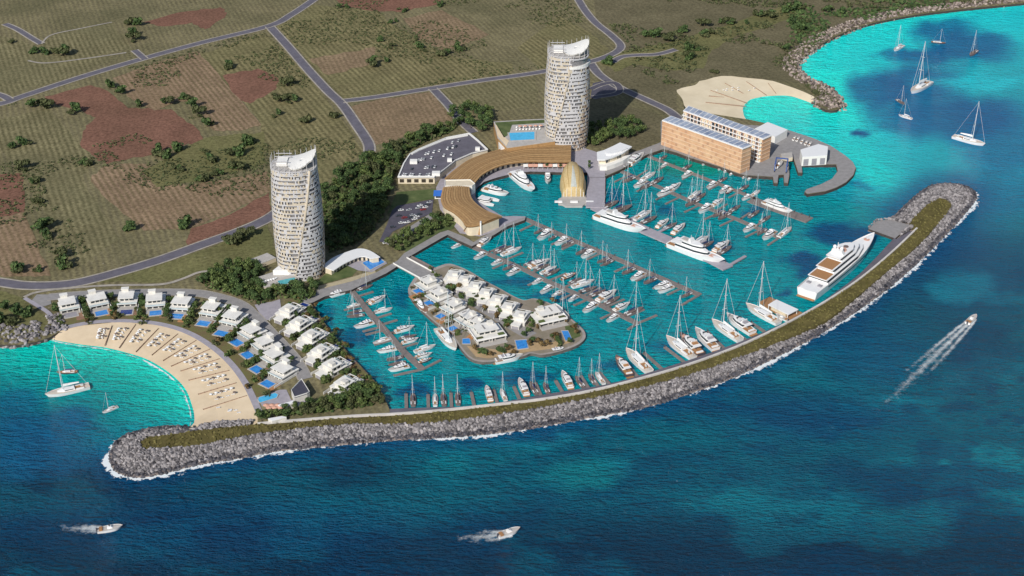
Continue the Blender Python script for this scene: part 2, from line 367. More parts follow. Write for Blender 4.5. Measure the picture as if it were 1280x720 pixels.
# dark sea bed along the rock armour
dO = seg_dist(GX, GY, O_EDGE, 1.6)
blend((4, 62, 104), np.exp(-(dO / 26) ** 2) * .6 * (1 - bay * .5))
KW = 1.72
lc = np.where(col / 255 <= .04045, col / 255 / 12.92, ((col / 255 + .055) / 1.055) ** 2.4) * KW
mb = MB(); mb.v = list(map(tuple, np.stack([wx, wy, np.zeros_like(wx)], -1).reshape(-1, 3)))
idx = np.arange(ny * nx).reshape(ny, nx)
fq = np.stack([idx[1:, :-1], idx[1:, 1:], idx[:-1, 1:], idx[:-1, :-1]], -1).reshape(-1, 4)
me = bpy.data.meshes.new('sea'); me.from_pydata(mb.v, [], fq.tolist())
at = me.color_attributes.new('seabed', 'FLOAT_COLOR', 'POINT')
at.data.foreach_set('color', np.c_[lc.reshape(-1, 3), np.ones(ny * nx)].astype(np.float32).ravel())
WM = bpy.data.materials.new('sea_water'); WM.use_nodes = True; n, l, b = nodes_of(WM)
ca = n.new('ShaderNodeVertexColor'); ca.layer_name = 'seabed'
geo = n.new('ShaderNodeNewGeometry')
mp = n.new('ShaderNodeMapping'); mp.inputs['Scale'].default_value = (.040, .095, .05); mp.inputs['Rotation'].default_value = (0, 0, R(12)); l.new(geo.outputs['Position'], mp.inputs[0])
w1 = noise(n, l, mp.outputs[0], 1.6, 5, .62)
mp2 = n.new('ShaderNodeMapping'); mp2.inputs['Scale'].default_value = (.040, .11, .05); mp2.inputs['Rotation'].default_value = (0, 0, R(-20)); l.new(geo.outputs['Position'], mp2.inputs[0])
w2 = noise(n, l, mp2.outputs[0], 4.2, 3, .6)
hsum = mathn(n, l, 'ADD', mathn(n, l, 'MULTIPLY', w1, 1.0), mathn(n, l, 'MULTIPLY', w2, .8))
bp = n.new('ShaderNodeBump'); bp.inputs['Strength'].default_value = 1.0; bp.inputs['Distance'].default_value = 9; l.new(hsum, bp.inputs['Height'])
mott = ramp(n, l, noise(n, l, mp.outputs[0], .55, 5, .65), .3, .7, (.86, .90, .92), (1.12, 1.08, 1.06))
mu = n.new('ShaderNodeMix'); mu.data_type = 'RGBA'; mu.blend_type = 'MULTIPLY'; mu.inputs[0].default_value = 1
l.new(ca.outputs[0], mu.inputs[6]); l.new(mott, mu.inputs[7])
l.new(mu.outputs[2], b.inputs['Base Color']); l.new(bp.outputs[0], b.inputs['Normal'])
b.inputs['Roughness'].default_value = .12; b.inputs['Specular IOR Level'].default_value = .075
me.materials.append(WM)
sea = bpy.data.objects.new('sea', me); COL.objects.link(sea); struct(sea)

def uv_strip(name, A, B, z, m, n_=200, zb=None):
    """strip between two world polylines with u in metres and v across"""
    a = resample([p[:2] for p in A], n_); b_ = resample([p[:2] for p in B], n_)
    me = bpy.data.meshes.new(name); zb = z if zb is None else zb
    vs_ = [(x, y, z) for x, y in a] + [(x, y, zb) for x, y in b_]
    fs = [(i, i + 1, n_ + i + 1, n_ + i) for i in range(n_ - 1)]
    p0, p1, p2 = (Vector(vs_[k]) for k in (fs[0][0], fs[0][1], fs[0][2]))
    if (p1 - p0).cross(p2 - p1).z < 0: fs = [f[::-1] for f in fs]
    me.from_pydata(vs_, [], fs)
    uvl = me.uv_layers.new(name='UVMap'); L = plen(a); u = np.linspace(0, L, n_)
    for lp in me.loops:
        k = lp.vertex_index; uvl.data[lp.index].uv = (u[k % n_], 0.0 if k < n_ else 1.0)
    me.materials.append(m); o = bpy.data.objects.new(name, me); COL.objects.link(o); return o
def foam_mat(name, scale, thr, sc_v=1.0, tail=False, stretch=1.0):
    m = bpy.data.materials.new(name); m.use_nodes = True; n, l, b = nodes_of(m)
    b.inputs['Base Color'].default_value = (.75, .80, .82, 1); b.inputs['Roughness'].default_value = .6
    uv = n.new('ShaderNodeUVMap'); sx = n.new('ShaderNodeSeparateXYZ'); l.new(uv.outputs[0], sx.inputs[0])
    geo = n.new('ShaderNodeNewGeometry')
    nz = noise(n, l, geo.outputs['Position'], scale, 5, .7)
    if tail:   # v across: bright at centre; u along 0..1 from the boat
        c = mathn(n, l, 'ABSOLUTE', mathn(n, l, 'SUBTRACT', sx.outputs['Y'], .5))
        edge = mathn(n, l, 'SUBTRACT', 1.0, mathn(n, l, 'MULTIPLY', c, 2.0))
        fade = mathn(n, l, 'POWER', mathn(n, l, 'MAXIMUM', mathn(n, l, 'SUBTRACT', 1.0, sx.outputs['X']), 0.0), .7)
        v = mathn(n, l, 'MULTIPLY', edge, fade)
        a = mathn(n, l, 'MULTIPLY_ADD', v, 1.1, mathn(n, l, 'MULTIPLY_ADD', nz, 1.5, -.95))
        a = mathn(n, l, 'MULTIPLY', ramp(n, l, a, thr, thr + .9), .85)
    else:
        v = mathn(n, l, 'SUBTRACT', 1.0, sx.outputs['Y'])
        low = noise(n, l, geo.outputs['Position'], .022, 2)
        a = mathn(n, l, 'ADD', mathn(n, l, 'MULTIPLY_ADD', v, .55, mathn(n, l, 'MULTIPLY', nz, 1.0)), mathn(n, l, 'MULTIPLY_ADD', low, .8, -.4))
        a = ramp(n, l, a, thr, thr + .16)
    l.new(a, b.inputs['Alpha']); return m
FOAM = foam_mat('surf_foam', .2, .95)
FOAM_T = foam_mat('thin_foam', .2, .86)
out_w = [P(a, b_) for a, b_ in O_EDGE[14:-22]]
o = uv_strip('surf_foam', out_w, offset(out_w, -9.5), .06, FOAM, 420); tag(o, kind='stuff')
bw = [P(a, b_) for a, b_ in BEACH_W]
o = uv_strip('shore_foam', bw, offset(bw, -3.5), .05, FOAM_T, 160); tag(o, kind='stuff')
cw = [P(a, b_) for a, b_ in COAST_R[24:]]
o = uv_strip('shore_foam', cw, offset(cw, -9), .05, FOAM, 160); tag(o, kind='stuff')
cw = [P(a, b_) for a, b_ in COAST_L]
o = uv_strip('shore_foam', cw, offset(cw, -3), .05, FOAM_T, 80); tag(o, kind='stuff')

# ------------------------------------------------------------------ land, fields
def wang(p, q): a, b_ = P(*p), P(*q); return math.atan2(b_.y - a.y, b_.x - a.x)
GA = wang((60, 60), (78, 120))
OL = (.135, .118, .058)
GROUND = field_mat('scrub_ground', (.170, .150, .088), (.245, .215, .115), 5.2, GA, .8, .6, (.112, .108, .058))
F_RED = field_mat('red_soil', (.205, .105, .075), (.25, .14, .10), 3.0, wang((100, 170), (200, 150)), .5, .12, (.17, .095, .065))
F_TAN = field_mat('tan_rows', (.29, .205, .135), (.135, .108, .056), 5.0, wang((170, 90), (215, 150)), .75, .2, (.25, .175, .11))
F_TAN2 = field_mat('tan_rows_shallow', (.27, .195, .125), (.14, .11, .06), 5.0, wang((480, 130), (500, 165)), .6, .2, (.24, .17, .105))
F_OLV = field_mat('vine_rows', (.235, .205, .105), (.11, .102, .05), 5.4, wang((385, 40), (405, 60)), .85, .3, (.175, .165, .08))
F_OLV2 = field_mat('vine_rows_steep', (.225, .20, .11), (.11, .102, .052), 5.0, wang((60, 240), (80, 300)), .85, .35, (.165, .155, .085))
F_DRY = field_mat('dry_scrub', (.150, .132, .080), (.185, .16, .092), 7, GA, .4, .35, (.118, .108, .062))
MEAD = field_mat('rough_grass', (.165, .158, .07), (.205, .185, .09), 6, GA, .3, .3, (.125, .132, .055))
struct(MB().prism(land_w, -4, LZ, 0, 1).build('ground', [GROUND, QWALL]))
def sheet(name, px, z, m, sm_=0, closed=True):
    if sm_: px = smooth(px, sm_, closed)
    return struct(MB().sheet([P(a, b_, z) for a, b_ in px], z).build(name, m))
def jag(px, amp=1.2, n=4):
    out = []
    for i in range(len(px)):
        a, b_ = px[i], px[(i + 1) % len(px)]
        for k in range(n):
            t = k / n; out.append((a[0] + (b_[0] - a[0]) * t + random.uniform(-amp, amp), a[1] + (b_[1] - a[1]) * t + random.uniform(-amp, amp) * .6))
    return out
FZ = LZ + .05
fields = [(F_DRY, [(745, 100), (800, 128), (850, 152), (842, 112), (900, 94), (1000, 104), (992, 86), (1006, 66), (1040, 45), (1080, 29), (1130, 18), (1190, 10), (1280, 1), (1330, -8), (1400, -60), (735, -60), (745, 30), (775, 60), (760, 80)]), (F_DRY, [(736, 122), (800, 136), (845, 152), (826, 176), (800, 190), (735, 182)]),
          (F_OLV2, [(-60, 45), (0, 45), (55, 60), (150, 72), (60, 105), (0, 118), (-60, 130)]), (F_OLV2, [(58, 52), (70, 42), (140, 28), (165, 62), (70, 76), (35, 72)]),
          (F_OLV2, [(0, 150), (60, 135), (100, 180), (118, 200), (100, 225), (150, 300), (95, 335), (30, 215), (0, 185), (-60, 170)]),
          (F_OLV, [(345, 32), (390, 6), (470, 12), (490, 30), (560, 70), (640, 80), (640, 92), (470, 118), (428, 126), (395, 88), (362, 50)]),
          (F_OLV, [(250, 68), (330, 40), (380, 90), (435, 160), (455, 190), (400, 235), (395, 205), (330, 190), (325, 150), (280, 100)]),
          (F_OLV, [(645, 60), (700, 20), (738, 40), (760, 62), (735, 78), (680, 88)]), (F_OLV2, [(548, 112), (640, 98), (670, 96), (672, 130), (590, 145), (575, 145)]),
          (F_RED, [(55, 121), (113, 107), (135, 114), (160, 134), (213, 137), (246, 160), (253, 170), (262, 180), (235, 180), (187, 194), (133, 204), (122, 200), (100, 180), (108, 157), (120, 147), (97, 137), (68, 130)]),
          (F_RED, [(180, 27), (233, 14), (277, 9), (284, 20), (257, 37), (240, 29), (200, 33)]), (F_RED, [(277, 95), (322, 86), (350, 98), (345, 112), (312, 130), (297, 124)]),
          (F_RED, [(233, 304), (240, 286), (290, 268), (337, 240), (337, 268), (290, 287), (237, 308)]), (F_RED, [(-60, 220), (0, 219), (28, 216), (31, 264), (0, 272), (-60, 275)]),
          (F_RED, [(415, -8), (555, -8), (548, 6), (505, 14), (480, 14), (430, 9)]),
          (F_TAN, [(140, 97), (190, 80), (247, 64), (285, 107), (328, 155), (300, 164), (267, 163), (250, 138), (243, 128), (220, 126), (205, 134), (190, 138), (163, 122), (150, 106)]),
          (F_TAN, [(112, 222), (133, 206), (150, 204), (190, 206), (190, 222), (235, 232), (290, 222), (335, 214), (338, 238), (287, 266), (238, 286), (180, 288), (130, 245)]),
          (F_TAN, [(-60, 278), (0, 273), (30, 265), (63, 344), (40, 346), (0, 345), (-60, 350)]),
          (F_TAN2, [(438, 133), (470, 125), (538, 114), (568, 150), (545, 155), (500, 173), (469, 182), (455, 160)]),
          (F_TAN2, [(503, 23), (553, 13), (611, 43), (570, 60), (547, 61), (525, 50)]), (F_TAN2, [(387, 74), (440, 64), (467, 58), (472, 78), (410, 94)]),
          (F_DRY, [(835, 70), (880, 55), (960, 35), (1000, 30), (1035, 48), (1000, 70), (992, 85), (1000, 98), (950, 95), (905, 90), (870, 92), (846, 108)]),
          (F_DRY, [(765, 92), (800, 82), (850, 88), (880, 92), (845, 110), (845, 135), (800, 118), (775, 108)]),
          (MEAD, [(740, 70), (790, 62), (850, 50), (900, 35), (960, 12), (1000, 5), (1000, 20), (930, 42), (890, 62), (880, 85), (840, 88), (790, 80), (770, 90)]),
          (MEAD, [(120, 352), (200, 330), (260, 310), (335, 280), (345, 320), (270, 340), (235, 345), (200, 353)]), (MEAD, [(-60, 366), (0, 362), (28, 372), (45, 388), (62, 398), (66, 412), (30, 418), (0, 420), (-60, 424)]),
          (MEAD, [(178, 215), (255, 172), (330, 165), (330, 205), (250, 225), (195, 235), (188, 222)])]
for m, px in fields: sheet('field', jag(px, 2.0, 6), FZ, m); FZ += .004

# ------------------------------------------------------------------ roads
def ribbon(pts_w, w, z, mb=None, h=None):
    a = offset(pts_w, w / 2); b_ = offset(pts_w, -w / 2); n_ = len(a)
    mb = mb or MB()
    if h is None: mb.add([(x, y, z) for x, y in a] + [(x, y, z) for x, y in b_], [(n_ + i, n_ + i + 1, i + 1, i) for i in range(n_ - 1)])
    else:
        rings = [[(b_[i][0], b_[i][1], z), (a[i][0], a[i][1], z), (a[i][0], a[i][1], z + h), (b_[i][0], b_[i][1], z + h)][::-1] for i in range(n_)]
        mb.loft(rings)
    return mb
LINE = mat('road_paint', (.62, .62, .60), .7, .1, .5)
rz_ = [LZ + .2]; ROADS = []
def road(px, w, verge=1.5, name='road', m=None, sidewalk=True, s=6):
    c = [P(a, b_, LZ) for a, b_ in smooth(px, s)]; ROADS.append(([V2(p) for p in c], w / 2 + verge)); z = rz_[0]; rz_[0] += .012
    if verge: struct(ribbon(c, w + 2 * verge, z).build('road_verge', VERGE))
    struct(ribbon(c, w, z + .03).build(name, m or ASPH))
    if sidewalk:
        for sgn in (1, -1):
            struct(ribbon([Vector((x, y, 0)) for x, y in offset(c, sgn * (w / 2 + .7))], 1.3, z, None, .14).build('kerb', VERGE))
road([(-60, 141), (0, 130), (30, 120), (100, 97), (170, 76), (250, 54), (335, 33), (365, 18), (395, -2), (430, -25)], 8.5)
road([(337, 33), (360, 58), (385, 87), (410, 114), (428, 131), (445, 155), (460, 178), (462, 190)], 8.5, s=5)
road([(428, 126.5), (470, 121.5), (540, 110.5), (600, 101), (671, 91), (735, 78), (765, 68), (776, 58), (765, 45), (745, 29), (732, 14), (722, -2), (712, -20)], 7.5)
road([(738, 79), (750, 94), (775, 110), (810, 126), (835, 138), (852, 152)], 8)
road([(765, 78), (778, 71), (800, 69), (822, 68), (845, 62)], 6)
road([(-60, 345), (0, 353), (30, 357), (65, 357), (100, 353), (150, 340), (200, 325), (250, 307), (300, 289), (332, 275), (352, 262)], 10)
road([(541, 111), (560, 131), (575, 150), (592, 166)], 7.5)
road([(6, 30), (22, 37), (40, 48), (52, 55)], 6); road([(52, 55), (64, 44), (100, 36), (140, 28)], 2.2, 0, 'path', VERGE, False)
road([(35, 76), (58, 79), (110, 73), (158, 66)], 2.6, 0, 'path', VERGE, False); road([(168, 63), (174, 68), (181, 74)], 6)
road([(-30, 112), (0, 119), (12, 125)], 7)
road([(30, 372), (45, 366), (80, 361), (140, 357), (200, 356), (228, 349), (248, 341), (266, 339)], 2.8, 0, 'path', VERGE, False)
road([(31, 373), (46, 382), (60, 391), (68, 402), (73, 414)], 3.4, 0, 'path', LAVP, False)
road([(60, 372), (110, 368), (170, 366), (235, 366), (270, 371), (300, 381), (318, 396), (336, 415), (354, 434), (370, 453), (382, 474)], 9, 0.8, 'street', GREYP, False)
sheet('forecourt', [(318, 381), (340, 377), (350, 374), (352, 388), (338, 400), (330, 400)], LZ + .33, LAVP)
sheet('forecourt', [(40, 375), (46, 368), (63, 368), (64, 380), (52, 384)], LZ + .33, GREYP)
road([(482, 305), (500, 296), (520, 283), (540, 270)], 6, .5, 'street', GREYP, False)
road([(738, 112), (752, 106), (768, 104), (775, 112), (768, 118), (740, 122)], 6, 1, 'street', ASPHD, False)
sheet('garden_ground', [(384, 378), (400, 397), (417, 422), (440, 448), (468, 478), (484, 505), (470, 482), (440, 488), (418, 490), (396, 462), (384, 438), (366, 412), (352, 398), (356, 376), (372, 373)], LZ + .18, SOIL)
sheet('garden_ground', [(70, 412), (90, 388), (120, 380), (230, 384), (262, 396), (300, 424), (330, 456), (350, 476), (340, 488), (322, 508), (308, 482), (290, 456), (268, 436), (240, 419), (205, 407), (150, 402), (100, 407)], LZ + .16, SOIL)
# promenades along the basin
def band(name, px, w, z, m): return struct(ribbon([P(a, b_, LZ) for a, b_ in smooth(px, 4)], w, z).build(name, m))
# beach promenade
pw = [P(a, b_, LZ) for a, b_ in PROM]
struct(ribbon([Vector((x, y, 0)) for x, y in offset(pw, 1.6)], 4.5, LZ + .12, None, .1).build('promenade', LAVP))
struct(ribbon([Vector((x, y, 0)) for x, y in offset(pw, 7.2)], 6, LZ + .14).build('promenade_verge', mat('sandy_verge', (.36, .30, .20), .9, .2, .3, c2=(.20, .19, .08))))
struct(MB().sheet([P(a, b_, LZ) for a, b_ in [(380, 381), (372, 372), (386, 368), (400, 362), (440, 352), (470, 341), (497, 326), (505, 317), (550, 291), (560, 288), (580, 296), (592, 303), (602, 297), (617, 289), (640, 277), (657, 271), (656, 275.5), (634, 283.5), (618, 293.8), (603, 301.3), (590, 308.3), (574, 301.3), (559.5, 294), (551, 298.5), (509.5, 322.5), (498, 332.5), (483, 342), (463, 351.5), (440, 362.5), (406, 371), (391, 378.5)]], LZ + .3).build('quay', GREYP))
struct(MB().sheet([P(a, b_, LZ) for a, b_ in [(380, 373), (386, 368), (400, 362), (440, 352), (470, 341), (468, 338), (436, 348), (398, 358), (378, 367)]], LZ + .34).build('promenade_verge', mat('path_sand', (.42, .36, .24), .9, .15, .3)))
sheet('lawn', [(396, 352), (410, 340), (432, 331), (448, 336), (440, 345), (400, 356)], LZ + .3, LAWN)
sheet('lawn', [(508, 315), (500, 310), (540, 275), (556, 268), (572, 276), (566, 286), (550, 290)], LZ + .28, LAWN)
sheet('lawn', [(484, 268), (496, 240), (544, 236), (543, 248), (516, 253), (498, 257)], LZ + .28, LAWN)
struct(MB().sheet([P(a, b_, LZ) for a, b_ in [(600, 296), (575, 292), (550, 262), (545, 235), (555, 215), (590, 200), (640, 186), (714, 180), (745, 190), (756, 201), (756, 222), (735, 222), (734, 216), (701, 215.7), (663, 214.7), (640, 217.7), (623, 221.7), (605, 227.7), (595, 236), (594, 246), (598, 252), (615, 263), (629, 271), (643, 270.3), (657, 271), (620, 289)]], LZ + .26).build('promenade', LAVP))
struct(MB().sheet([P(a, b_, LZ) for a, b_ in [(740, 200), (748, 203), (800, 188), (826, 178), (826, 152), (835, 150), (960, 158), (984, 162.2), (1017, 173.2), (1038, 182.2), (1056, 194.2), (1066, 202.7), (1069.5, 210), (1066.5, 219), (1057.5, 228), (1046, 234.2), (1032, 239.2), (1009, 242.6), (1006, 240), (1008.5, 236.7), (1027, 230.2), (1040.2, 223.5), (1047.2, 214), (1045.3, 205.7), (1002, 205.7), (1002.8, 216), (998, 216), (992.2, 198.7), (985.2, 198.7), (986.5, 219), (984.7, 229), (980.4, 228.6), (979.8, 218.7), (973.2, 218.7), (971.8, 229), (967.3, 228.7), (966.3, 221.2), (931, 219.2), (921, 216.7), (900, 208.7), (865, 198.2), (845, 190.7), (829, 186.4), (808, 193.7), (775, 212.4), (755, 221)]], LZ + .24).build('quay', GREYP))
# car parks at ground level
sheet('car_park', [(484, 280), (490, 263), (497, 257), (517, 253.5), (542, 249), (540, 266), (514, 278), (491, 289.5), (480, 303), (474, 302)], LZ + .32, ASPHD)
sheet('car_park', [(741, 104), (757, 100), (770, 110), (772, 117), (745, 124), (738, 122)], LZ + .36, ASPHD)

# ------------------------------------------------------------------ beaches
def beach(name, inner, water, m, n_=90, rows=8):
    a = resample([P(x, y, 0)[:2] for x, y in water], n_); ai = resample([P(x, y, LZ)[:2] for x, y in inner], n_); mb = MB(); vs_ = []
    for r in range(rows + 1):
        t = r / rows
        for k in range(n_):
            p = a[k] * (1 - t) + ai[k] * t; vs_.append((p[0], p[1], -.25 + (LZ + .22) * (t ** .7)))
    fs = [(r * n_ + k, r * n_ + k + 1, (r + 1) * n_ + k + 1, (r + 1) * n_ + k) for r in range(rows) for k in range(n_ - 1)]
    p0, p1, p2 = (Vector(vs_[i]) for i in fs[0][:3])
    if (p1 - p0).cross(p2 - p1).z < 0: fs = [f[::-1] for f in fs]
    mb.add(vs_, fs); return struct(mb.build(name, m, smooth_=True))
beach('beach', PROM + [(322, 533)], BEACH_W, SAND)
struct(MB().sheet([P(a, b_, 1.2) for a, b_ in [(236, 536), (322, 536), (322, 520), (280, 505), (250, 520)]], 1.2).build('beach_end', SAND))
beach('beach', [(861, 141)] + BEACH2_IN[2:], BEACH2_W, SANDP)

# ------------------------------------------------------------------ breakwater
VERG = mat('breakwater_scrub', (.115, .10, .04), .95, .3, .12, c2=(.155, .13, .05), spec=.05, detail=6, bump=.5)
core_in = [P(a, b_, 0) for a, b_ in O_EDGE] + [P(a, b_, 2.2) for a, b_ in OUTLINE[len(O_EDGE):]]
struct(MB().prism([V2(p) for p in core_in], -4, .6).build('breakwater_core', ROCKB))
struct(MB().prism([P(a, b_, 2.2) for a, b_ in QUAY], -3, 2.2, 0, 1).build('breakwater_road', [ASPH, QWALL]))
struct(MB().prism([P(a, b_, 3.6) for a, b_ in GREEN], -2, 3.6).build('breakwater_verge', VERG))
STONEW = mat('pale_wall_stone', (.58, .55, .52), .8, .15, .12)
ww = [P(a, b_, 2.2) for a, b_ in W_EDGE]
tag(ribbon(ww, 1.5, 2.0, None, 2.0).build('seawall', STONEW), 'long low white parapet wall running the whole length of the breakwater road', 'wall')
struct(MB().prism([P(a, b_, 2.25) for a, b_ in [(1085.5, 286), (1096, 276), (1112, 274.3), (1138, 281), (1119, 298)]], -3, 2.25, 0, 1).build('pier_head', [GREYP, QWALL]))

_g = (1 + 5 ** .5) / 2
ICO_V = np.array([(-1, _g, 0), (1, _g, 0), (-1, -_g, 0), (1, -_g, 0), (0, -1, _g), (0, 1, _g), (0, -1, -_g), (0, 1, -_g), (_g, 0, -1), (_g, 0, 1), (-_g, 0, -1), (-_g, 0, 1)]) / 1.9
ICO_F = np.array([(0, 11, 5), (0, 5, 1), (0, 1, 7), (0, 7, 10), (0, 10, 11), (1, 5, 9), (5, 11, 4), (11, 10, 2), (10, 7, 6), (7, 1, 8), (3, 9, 4), (3, 4, 2), (3, 2, 6), (3, 6, 8), (3, 8, 9), (4, 9, 5), (2, 4, 11), (6, 2, 10), (8, 6, 7), (9, 8, 1)])
def rocks(name, centers, sizes, m):
    n_ = len(centers); V = np.tile(ICO_V, (n_, 1, 1)) * (1 + rng.uniform(-.32, .32, (n_, 12, 1)))
    V *= rng.uniform(.7, 1.3, (n_, 1, 3)) * sizes[:, None, None]
    an = rng.uniform(0, 6.28, n_); c, s = np.cos(an)[:, None], np.sin(an)[:, None]
    V = np.stack([V[..., 0] * c - V[..., 1] * s, V[..., 0] * s + V[..., 1] * c, V[..., 2]], -1) + centers[:, None, :]
    Fs = (ICO_F[None] + (np.arange(n_) * 12)[:, None, None]).reshape(-1, 3)
    me = bpy.data.meshes.new(name); me.from_pydata(V.reshape(-1, 3).tolist(), [], Fs.tolist()); me.materials.append(m)
    o = bpy.data.objects.new(name, me); COL.objects.link(o); tag(o, kind='stuff'); return o
def np_inside(poly, x, y):
    c = np.zeros(x.shape, bool); j = len(poly) - 1
    for i in range(len(poly)):
        xi, yi = poly[i]; xj, yj = poly[j]
        if yi != yj: c ^= ((yi > y) != (yj > y)) & (x < (xj - xi) * (y - yi) / (yj - yi) + xi)
        j = i
    return c
outl = [V2(p) for p in core_in]; gpoly = [V2(P(a, b_, 3.6)) for a, b_ in GREEN]; qpoly = [V2(P(a, b_, 2.2)) for a, b_ in QUAY]
hpoly = [V2(P(a, b_, 2.25)) for a, b_ in [(1085, 286.5), (1096, 276), (1112, 274.3), (1140, 281), (1119, 299)]]
xs = np.array([p[0] for p in outl]); ys = np.array([p[1] for p in outl])
X = rng.uniform(xs.min(), xs.max(), 640000); Y = rng.uniform(ys.min(), ys.max(), 640000)
ok = np_inside(outl, X, Y); X, Y = X[ok], Y[ok]
ok = ~(np_inside(gpoly, X, Y) | np_inside(qpoly, X, Y) | np_inside(hpoly, X, Y)); X, Y = X[ok], Y[ok]
ow = [V2(P(a, b_)) for a, b_ in O_EDGE]
keep = (seg_dist(X, Y, [V2(P(a, b_, 2.2)) for a, b_ in Q_EDGE]) > 6.5) & (seg_dist(X, Y, [V2(P(a, b_, 2.2)) for a, b_ in W_EDGE]) > 4.5); X, Y = X[keep], Y[keep]
D = seg_dist(X, Y, ow); n_r = min(len(X), 44000); X, Y, D = X[:n_r], Y[:n_r], D[:n_r]
sz_ = .36 + 1.1 * rng.random(n_r) ** 2.0; cz_ = np.stack([X, Y, np.minimum(3.5, -.3 + D * .24) + rng.uniform(-.4, .5, n_r)], -1); wet = D < 3.6 + rng.uniform(-1.2, 1.6, n_r)
rocks('boulders', cz_[~wet], sz_[~wet], ROCK); rocks('wet_boulders', cz_[wet], sz_[wet], WETROCK)
def rock_line(name, px, width, n_, m, zmax=2.6, side=1):
    a = resample([V2(P(x, y)) for x, y in px], n_); o_ = offset(a, side); d = o_ - a; t = rng.random(n_)
    off_ = -5 + t * (width + 5); p = a + d * off_[:, None] + rng.uniform(-1.2, 1.2, (n_, 2))
    return rocks(name, np.c_[p, np.minimum(2.6, -.2 + (off_ + 5) * .52) + rng.uniform(-.3, .5, n_)], rng.uniform(.7, 1.8, n_), m)
rock_line('boulders', COAST_R, 15, 3600, ROCKB)
rock_line('boulders', COAST_L, 22, 900, ROCK, 3.0)
rock_line('boulders', [(62, 398), (66, 408), (70, 418)], 8, 120, ROCK, 3.0)
# tufts of scrub on the breakwater verge
# ------------------------------------------------------------------ villa island
ISL = smooth([(524, 342), (515, 352), (510, 363), (516, 376), (527, 388), (540, 400), (555, 412), (568, 424), (578, 438), (588, 448), (600, 452), (620, 451.5), (640, 448), (656, 444.5), (664, 441.5), (676, 443.5), (688, 442), (702, 438.5), (718, 433), (728, 427), (732, 421), (730, 413), (722, 405), (710, 395), (697, 385), (684, 377.5), (668, 373), (655, 375), (642, 370), (624, 360), (606, 350.5), (589, 340), (574, 333), (560, 329.5), (545, 334)], 4, True)
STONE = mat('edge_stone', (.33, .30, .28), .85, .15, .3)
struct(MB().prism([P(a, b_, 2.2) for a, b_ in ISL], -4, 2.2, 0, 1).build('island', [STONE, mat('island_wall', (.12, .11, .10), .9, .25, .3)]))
ctr = (620, 398)
def shrink(px, f): return [(ctr[0] + (x - ctr[0]) * f, ctr[1] + (y - ctr[1]) * f) for x, y in px]
struct(MB().sheet([P(a, b_, 2.25) for a, b_ in shrink(ISL, .965)], 2.25).build('garden_ground', mat('island_paving', (.34, .29, .24), .9, .2, .2, c2=(.20, .175, .12))))
struct(ribbon([P(a, b_, 2.2) for a, b_ in smooth([(500, 324), (520, 334), (541, 346), (556, 356), (580, 369), (606, 385), (630, 400), (650, 412), (664, 420)], 5)], 11, 2.3).build('street', GREYP))
sheet('patio', [(583, 432), (620, 437), (655, 428), (690, 428), (712, 421), (716, 427), (690, 436), (664, 439), (650, 441.5), (610, 448), (595, 446)], 2.33, mat('tan_terrace', (.42, .30, .17), .85, .15, .3))
sheet('lawn', [(706, 408), (716, 406), (724, 413), (726, 420), (716, 424), (708, 416)], 2.33, LAWN)
# road bridge and the second jetty beside it
def bridge(name, px, w, z, m, label, cat):
    c = [P(a, b_, z) for a, b_ in px]; r = empty(name, c[0]); tag(r, label, cat)
    o = ribbon([p - c[0] for p in c], w, -.5, None, .7).build('deck', m, r)
    for sgn in (1, -1):
        ribbon([Vector((x, y, 0)) for x, y in offset([p - c[0] for p in c], sgn * (w / 2 - .25))], .4, .2, None, 1.1).build('parapet', WHITE if m is not PONT else m, r)
    for k in (1, 2):
        p = c[0].lerp(c[-1], k / 3) - c[0]; MB().tube((p.x, p.y, -4), (p.x, p.y, -.5), .7).build('pier', QWALL, r)
    return r
bridge('road_bridge', [(500, 326.5), (536, 346)], 14, 2.45, GREYP, 'grey road bridge joining the quay to the villa island', 'bridge')
bridge('boat_jetty', [(510, 321), (543, 338)], 4, 1.3, PONT, 'narrow boarded jetty beside the bridge to the villa island', 'jetty')

